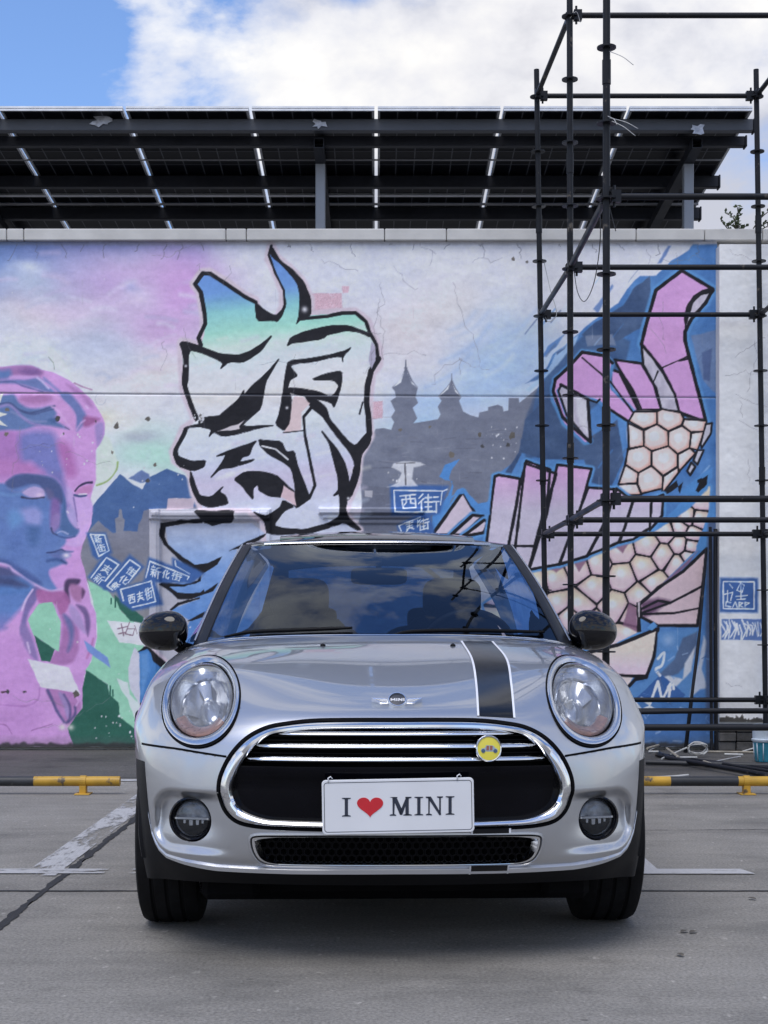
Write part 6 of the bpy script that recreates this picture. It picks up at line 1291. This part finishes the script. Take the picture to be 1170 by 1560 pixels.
# ---- wheels
def wheel(x, y):
    s = 1 if x > 0 else -1
    w = empty('wheel', (x, y, .305)); w.parent = car
    prof = [(.205, -.085), (.24, -.098), (.275, -.101), (.294, -.094), (.303, -.078), (.3055, -.055)]
    gr = [(-.055, 1), (-.050, 0), (-.044, 0), (-.039, 1), (-.008, 1), (-.003, 0), (.003, 0), (.008, 1), (.039, 1), (.044, 0), (.050, 0), (.055, 1)]
    prof += [(.3055 if g else .298, a) for a, g in gr] + [(.303, .078), (.294, .094), (.275, .101), (.24, .098), (.205, .085)]
    mb = MB(); mb.lathe(prof, (0, 0, 0), (1, 0, 0), 72); ty = recalc(mb.build('tyre', M['rubber'], w, smooth=True, angle=35))
    mb = MB(); mb.lathe([(.206, -.088), (.20, -.07), (.19, .0), (.20, .07), (.206, .088)], (0, 0, 0), (1, 0, 0), 48); rm = recalc(mb.build('rim', M['satin'], w, smooth=True))
    mb = MB()
    for k in range(5):
        a = 2 * math.pi * k / 5; d = Vector((0, math.cos(a), math.sin(a))); e_ = Vector((0, -math.sin(a), math.cos(a))) ; ox = Vector((s * .06, 0, 0))
        pts = [d*.03+e_*.028, d*.198+e_*.022, d*.198-e_*.022, d*.03-e_*.028]; mb.add([p + ox for p in pts] + [p + ox * .4 for p in pts], [(0,1,2,3),(0,4,5,1),(1,5,6,2),(2,6,7,3),(3,7,4,0)])
    mb.lathe([(.05, .0), (.05, .065), (.001, .07)], (0, 0, 0), (s, 0, 0), 24)
    recalc(mb.build('spokes', M['satin'], rm))
    mb = MB(); mb.lathe([(.14, -.01), (.14, .012), (.001, .012)], (0, 0, 0), (s, 0, 0), 32); mb.build('brake_disc', M['satin'], w)
for x in (-.727, .727):
    for y in (0, 2.495): wheel(x, y)
# ---- wheel-arch cladding and liners
def side_at(s, y, z):
    p, n, _, _ = BV.ray_cast(Vector((s * 2, y, z)), Vector((-s, 0, 0)))
    return abs(p.x) if p is not None and abs(p.x) > .5 else None
for wy in (0, 2.495):
    for s in (-1, 1):
        rails = []
        for a in np.linspace(rad(-5), rad(197), 60):
            ca, sa = math.cos(a), math.sin(a); stn = []
            for r, dx in ((.412, -.006), (.405, .006), (.375, .012), (.350, .010), (.342, .002), (.342, -.10)):
                y, z = wy - r * ca, .31 + r * sa
                xb = side_at(s, wy - .395 * ca, max(.22, .31 + .395 * sa)) or .84
                stn.append((s * min(xb + dx, .868 + .17 * (y - wy) if wy == 0 else 9), y, z))
            rails.append(stn)
        mb = MB(); mb.sweep(rails); recalc(mb.build('arch_cladding', M['black_plastic'], car, smooth=True, angle=35))
        mb = MB(); mb.sweep([[(s * x, wy - .395 * math.cos(a), .31 + .395 * math.sin(a)) for x in (.765, .52)] for a in np.linspace(rad(2), rad(178), 30)])
        mb.add([(s*.54, wy-.39, .1+.12), (s*.54, wy+.39, .22), (s*.54, wy+.39, .72), (s*.54, wy-.39, .72)], [(0,1,2,3)]); mb.build('wheel_liner', M['black_matte'], car)
# ---- underside
mb = MB(); mb.bbox(-.58, .58, -.34, 2.95, .125, .27, .03); mb.build('underbody', M['black_matte'], car)
for x0, x1 in ((-.60, -.42), (.47, .62)):
    mb = MB(); mb.bbox(x0, x1, -.44, -.36, .145, .28, .02); mb.build('air_deflector', M['black_matte'], car)
mb = MB(); mb.tube([(-.65, .05, .25), (-.3, .1, .21), (.3, .1, .21), (.65, .05, .25)], .02, 8); mb.build('control_arm', M['black_plastic'], car, smooth=True)

# ================================================================== scaffold
M['scaf'] = mat('scaffold_tube', (.008, .009, .0125), .45, .1, var=.2, scale=5, dirt=((.10, .085, .07), .62, 11.0), spec=.3)
M['wire'] = mat('tie_wire', (.45, .45, .45), .5, .3); M['cable'] = mat('dark_cable', (.03, .03, .035), .6)
SO = Vector((1.33, 8.71, 0)); scaf = empty('scaffold', SO); tag(scaf, 'dark steel ring-lock tube scaffold standing in front of the painted carp', 'scaffold')
Lv = [.42, 1.738, 3.482, 5.22]; TR = .0215
def stand(x0, x1, Y, top):
    b = Vector((x1, Y, 0)) - SO; t = Vector((x0, Y, top)) - SO
    o = MB().tube([b, b.lerp(t, .5), t], TR, 14).build('standard', M['scaf'], scaf, smooth=True, angle=50)
    z = .42 - .0
    while z < top - .1:
        p = b.lerp(t, z / top); mb = MB(); mb.lathe([(.022, -.004), (.056, -.004), (.056, .005), (.022, .005)], p, (0, 0, 1), 16); recalc(mb.build('rosette', M['scaf'], o)); z += .4357
    for z in (2.2, 4.2):
        if z < top:
            p = b.lerp(t, z / top); mb = MB(); mb.lathe([(.0215, -.07), (.0255, -.07), (.0255, .07), (.0215, .07)], p, (0, 0, 1), 14); recalc(mb.build('sleeve', M['scaf'], o))
    mb = MB(); mb.lathe([(.07, 0), (.07, .008), (.028, .010), (.028, .05)], b, (0, 0, 1), 16); mb.build('base_jack', M['scaf'], o)
    return lambda z: b.lerp(t, z / top)
P1 = stand(1.275, 1.36, 12.0, 5.43); P2 = stand(1.335, 1.345, 10.42, 5.9); P3 = stand(1.33, 1.325, 8.71, 5.1)
P4 = stand(3.02, 3.10, 12.0, 5.43); P5 = stand(3.06, 3.06, 10.42, 5.9); P6 = stand(3.06, 3.06, 8.71, 5.1)
def ledger(a, b, name='ledger', r=.0195):
    d = (b - a).normalized(); o = MB().tube([a + d * .03, b - d * .03], r, 12).build(name, M['scaf'], scaf, smooth=True, angle=50)
    for p, q in ((a, d), (b, -d)):
        mb = MB(); c = p + q * .055; s = Vector((-q.y, q.x, 0)).normalized() * .022; u = Vector((0, 0, .035))
        vs_ = [c + e * q * .028 + f * s + g * u for e in (-1, 1) for f in (-1, 1) for g in (-1, 1)]
        mb.add(vs_, [(0,1,3,2),(4,6,7,5),(0,4,5,1),(2,3,7,6),(0,2,6,4),(1,5,7,3)]); recalc(mb.build('ledger_head', M['scaf'], o))
        w_ = p + q * .045; mb = MB(); mb.tube([w_ + Vector((0, 0, -.06)), w_ + Vector((0, 0, .065))], .008, 6); mb.build('wedge', M['scaf'], o)
    return o
for i, z in enumerate(Lv):
    ledger(P1(z), P4(z))
    ledger(P2(z), P5(z)); ledger(P1(z), P2(z)); ledger(P4(z), P5(z))
    if i < 3: ledger(P3(z), P6(z)); ledger(P2(z), P3(z)); ledger(P5(z), P6(z))
# a loose short tube resting on the lowest ledgers
a = W(968, 1085, 10.38); b = W(1073, 1083, 10.38)
tag(MB().tube([a, b], .017, 10).build('loose_tube', M['scaf'], None, smooth=True, angle=50), 'short dark tube resting on the lowest scaffold ledger', 'pipe')
# tie wires and a hanging cable
def wire(name, pts, r, m, parent=scaf, off=SO):
    c = catmull([Vector(p) - off for p in pts], 8); return MB().tube(c, r, 5).build(name, m, parent, smooth=True)
for (a, b) in (((926,182),(968,207)), ((930,180),(972,196)), ((926,177),(940,190)), ((928,78),(965,99))): wire('wire_tie', [W(a[0], a[1], 8.68), W((a[0]+b[0])/2+2, (a[1]+b[1])/2-2, 8.62), W(b[0], b[1], 8.60)], .0022, M['wire'])
wire('hanging_cable', [W(914, 310, 8.7), W(914, 370, 8.75), W(905, 430, 9.2), W(891, 459, 9.8), W(880, 445, 10.2), W(874, 410, 10.4)], .003, M['cable'])
wire('hanging_cable', [W(926, 305, 8.72), W(932, 330, 8.72), W(938, 352, 8.72)], .003, M['cable'])
wire('hanging_cable', [W(829, 400, 11.98), W(838, 440, 11.98), W(848, 478, 11.98), W(836, 490, 11.98), W(830, 482, 11.98)], .003, M['wire'])
wire('hanging_cable', [W(868, 28, 10.40), W(878, 18, 10.40), W(884, 34, 10.40)], .003, M['wire'])

# ================================================================== wheel stops
M['yel'] = mat('yellow_paint', (.52, .30, .03), .5, var=.12, scale=7, dirt=((.10, .075, .05), .60, 12.0))
M['blk'] = mat('black_paint', (.022, .024, .028), .5, var=.2, scale=7, dirt=((.10, .10, .10), .66, 8.0))
YS = 9.02; ZS = .078
def wheel_stop(x0, x1, cuts, brackets, label):
    root = empty('wheel_stop', ((x0 + x1) / 2, YS, 0)); c = root.location; tag(root, label, 'wheel stop', 'striped wheel stop bars behind the bays')
    for a, b, m in cuts:
        mb = MB(); n = max(2, int((b - a) / .1)); mb.tube([(a + (b-a)*i/n - c.x, 0, ZS) for i in range(n+1)], .0295, 18); mb.build('pipe_band', M[m], root, smooth=True, angle=60)
    for bx in brackets:
        mb = MB(); mb.lathe([(.0305, -.018), (.0345, -.018), (.0345, .018), (.0305, .018)], (bx - c.x, 0, ZS), (1, 0, 0), 20); o = recalc(mb.build('bracket', M['yel'], root))
        mb = MB(); mb.bbox(bx-c.x-.020, bx-c.x+.020, -.028, .028, .0, ZS-.024, .003); mb.build('foot', M['yel'], o)
        mb = MB(); mb.bbox(bx-c.x-.045, bx-c.x+.045, -.06, .06, .0005, .008, .002); mb.build('base_plate', M['yel'], o)
PX = lambda px: (px - CX) / F * YS
wheel_stop(-3.6, PX(183), [(-3.6, -2.9, 'yel'), (-2.9, PX(52), 'blk'), (PX(52), PX(183), 'yel')], [PX(127), -3.3], 'yellow and black wheel stop bar ending short of the car beside the green mural corner')
wheel_stop(.75, 3.4, [(.75, 1.2, 'blk'), (1.2, PX(1021), 'yel'), (PX(1021), PX(1124), 'blk'), (PX(1124), 3.4, 'yel')], [PX(1137), 1.0], 'yellow and black wheel stop bar in front of the scaffold and loose pipes')

# ================================================================== leaning poles and things lying by the wall
def gp(px, py, z=0.0): Y = (CH - z) * F / (py - HY); return Vector(((px - CX) / F * Y, Y, z))
def rod(name, pts, r, m, label, cat, group=None):
    c = catmull(pts, 6) if len(pts) > 2 else pts
    o = MB().tube(c, r, 10).build(name, m, None, smooth=True, angle=60); return tag(o, label, cat, group)
rod('leaning_pole', [W(1082, 803, 12.2), W(1083, 960, 12.12), gp(1084, 1146)], .013, M['scaf'], 'upright dark pole against the wall, left of two beside the white pillar', 'pole')
rod('leaning_pole', [W(1090, 806, 12.22), W(1090, 960, 12.14), gp(1091, 1145)], .017, M['scaf'], 'thicker upright dark pole against the wall, touching the white pillar', 'pole')
rod('leaning_pole', [W(1076, 836, 12.2), W(1066, 960, 12.1), W(1054, 1060, 12.0), gp(1044, 1146)], [.010]*7+[.013]*6+[.016]*6, M['scaf'], 'slanting thin dark pole leaning on the mural by the carp fin', 'pole')
M['wood'] = mat('old_batten', (.30, .27, .22), .8, var=.2, scale=10, stretch=(1, 8, 8)); M['pvc'] = mat('pale_conduit', (.50, .50, .48), .5)
for k, (a, b, r) in enumerate((((1000,1150),(1176,1183),.014), ((1010,1152),(1178,1178),.013), ((1015,1158),(1180,1187),.016), ((1040,1155),(1182,1172),.012), ((1002,1148),(1030,1160),.012))):
    p, q = gp(a[0], a[1], r), gp(b[0], b[1], r); p.z = q.z = r + .010 * (k % 3); rod('scrap_pipe', [p, q], r, M['scaf'], ('dark pipe lying slantwise, thin one behind its neighbours', 'thinner dark pipe lying slantwise between two others in the pile', 'thickest dark pipe lying slantwise, foremost of the pile', 'thin dark pipe lying slantwise, rearmost of the pile towards the jug', 'short stub of dark pipe at the far end of the slanting pipes')[k], 'pipe', 'dark pipes piled by the wall')
p, q = gp(984, 1161, .02), gp(1185, 1167, .02); rod('scrap_pipe', [p, q], .019, M['blk'], 'long straight black pipe lying parallel to the wall', 'pipe')
lts = ('wooden batten tilted away at the car end of the pile', 'short pale tube next to the car end of the pile', 'wooden batten lying across the dark pipes beside the cord coil', 'pale thin tube in front of the cord coil', 'long wooden batten lying parallel to the wall before the pillar', 'short pale tube between the pillar and the slanting pipes', 'small broken wooden piece lying in front of the slanting pipes')
for k, (a, b, r) in enumerate((((986,1146),(1003,1141),.010), ((988,1151),(1003,1151),.008), ((1016,1146),(1034,1160),.010), ((1030,1160),(1062,1160),.007), ((1078,1151),(1150,1152),.009), ((1104,1155),(1132,1156),.009), ((1072,1166),(1084,1170),.008))):
    p, q = gp(a[0], a[1], r), gp(b[0], b[1], r); p.z = q.z = r + .03; rod('batten', [p, q], r, M['pvc'] if k % 2 else M['wood'], lts[k], 'batten', 'pale battens in the pile')
p, q = gp(986, 1185, .008), gp(1048, 1181, .008); rod('plastic_conduit', [p, p.lerp(q, .6) + Vector((0, -.03, 0)), q], .009, M['pvc'], 'pale plastic tube lying alone between pipe pile and wheel stop', 'pipe')
cc = gp(1063, 1153); mb = MB(); pts = []
for k in range(60):
    a = 2 * math.pi * k / 20; r_ = .075 + .006 * math.sin(k * 1.7); pts.append(cc + Vector((math.cos(a) * r_, .02 * math.sin(k), .05 + math.sin(a) * .045 + .0015 * k * .3)))
tag(mb.tube(pts, .0045, 6).build('rope_coil', M['pvc'], None, smooth=True), 'small coil of pale cord standing on the pipe pile', 'cord')
for k, (a, b, r, lb) in enumerate((((990,1143),(1020,1138),.006,'thin grey offcut leaning on the car end of the pile'), ((1008,1156),(1046,1149),.007,'thin grey offcut crossing under the cord coil'), ((1090,1160),(1128,1163),.006,'thin grey offcut on the slanting pipes before the pillar'), ((1120,1148),(1160,1146),.006,'thin grey offcut lying close to the pillar base'))):
    p, q = gp(a[0], a[1], r), gp(b[0], b[1], r); p.z = r; q.z = r + .05; rod('offcut', [p, q], r, M['pvc'] if k % 2 else M['wire'], lb, 'offcut', 'thin offcuts in the pile')
# bucket
M['teal'] = mat('teal_plastic', (.05, .28, .38), .3, var=.15, scale=9); M['milky'] = mat('milky_plastic', (.55, .62, .68), .35, var=.1, scale=12)
bc = gp(1164, 1160); bk = empty('plastic_jug', bc); tag(bk, 'teal and milky plastic jug standing beside the white pillar base', 'jug')
mb = MB(); mb.lathe([(.001, .0), (.062, .0), (.068, .01), (.078, .14), (.080, .145)], (0, 0, .0), (0, 0, 1), 24); mb.build('lower_body', M['teal'], bk, smooth=True, angle=50)
mb = MB(); mb.lathe([(.080, .145), (.092, .155), (.092, .168), (.084, .172), (.088, .27), (.090, .275), (.086, .275)], (0, 0, 0), (0, 0, 1), 24); mb.build('upper_body', M['milky'], bk, smooth=True, angle=50)
for k in range(10):
    a = 2 * math.pi * k / 10; mb = MB(); mb.tube([(math.cos(a)*.070, math.sin(a)*.070, .012), (math.cos(a)*.080, math.sin(a)*.080, .14)], .004, 6); mb.build('rib', M['milky'], bk, smooth=True)
# dead leaves on the concrete
M['leaf_d'] = mat('dry_leaf', (.10, .09, .075), .8, var=.3, scale=40)
for k, (px, py) in enumerate(((1042,1421),(1056,1422),(1036,1457),(1146,1371))):
    c = gp(px, py); mb = MB(); rr = random.Random(k + 3); a0 = rr.uniform(0, 3); vs_ = []
    for i in range(9):
        t = i / 8; w_ = .010 * math.sin(math.pi * t) ** .8 + .0005; x = (t - .5) * .036
        for sgn in (-1, 0, 1):
            X_, Y_ = x, sgn * w_ * rr.uniform(.7, 1.2); vs_.append((X_ * math.cos(a0) - Y_ * math.sin(a0), X_ * math.sin(a0) + Y_ * math.cos(a0), .004 + .004 * abs(sgn) * math.sin(math.pi * t) + .003 * t))
    mb.add(vs_, [(i*3+j, i*3+j+1, i*3+j+4, i*3+j+3) for i in range(8) for j in (0, 1)])
    o = mb.build('dead_leaf', M['leaf_d'], None, smooth=True); o.location = c; tag(o, 'small curled dead leaf lying on bare concrete', 'leaf', 'dead leaves on the concrete')
# weed growing on the coping by the pillar
M['leaf_g'] = mat('weed_leaf', (.055, .075, .030), .6, var=.3, scale=30); M['twig'] = mat('weed_stem', (.07, .055, .04), .8)
wb = W(1128, 355, 12.3); weed = empty('wall_weed', wb); tag(weed, 'scraggly weed growing on the wall top above the white pillar', 'plant')
rr = random.Random(11); lv = MB()
for k in range(9):
    a = rr.uniform(-1, 1); h_ = rr.uniform(.08, .26) if k % 3 else rr.uniform(.05, .12); sp = a * .28
    pts = [Vector((a * .12, rr.uniform(-.05, .1), -.01)), Vector((a * .16 + sp * .4, rr.uniform(-.08, .05), h_ * .6)), Vector((a * .2 + sp, rr.uniform(-.12, .05), h_))]
    c = catmull(pts, 6); MB().tube(c, [.006 * (1 - .6 * i / len(c)) for i in range(len(c))], 5).build('stem', M['twig'], weed, smooth=True)
    for q in range(4, len(c)):
        for _ in range(2):
            p = Vector(c[q]); d = Vector((rr.uniform(-1, 1), rr.uniform(-1, .3), rr.uniform(-.3, .8))).normalized(); L_ = rr.uniform(.02, .05); s_ = d.cross(Vector((rr.uniform(-1, 1), 1, rr.uniform(-1, 1)))).normalized() * L_ * .3
            lv.add([p, p + d * L_ * .5 + s_, p + d * L_, p + d * L_ * .5 - s_ + Vector((0, 0, .004))], [(0, 1, 2, 3)])
lf = lv.build('foliage', M['leaf_g'], weed); lf['kind'] = 'stuff'
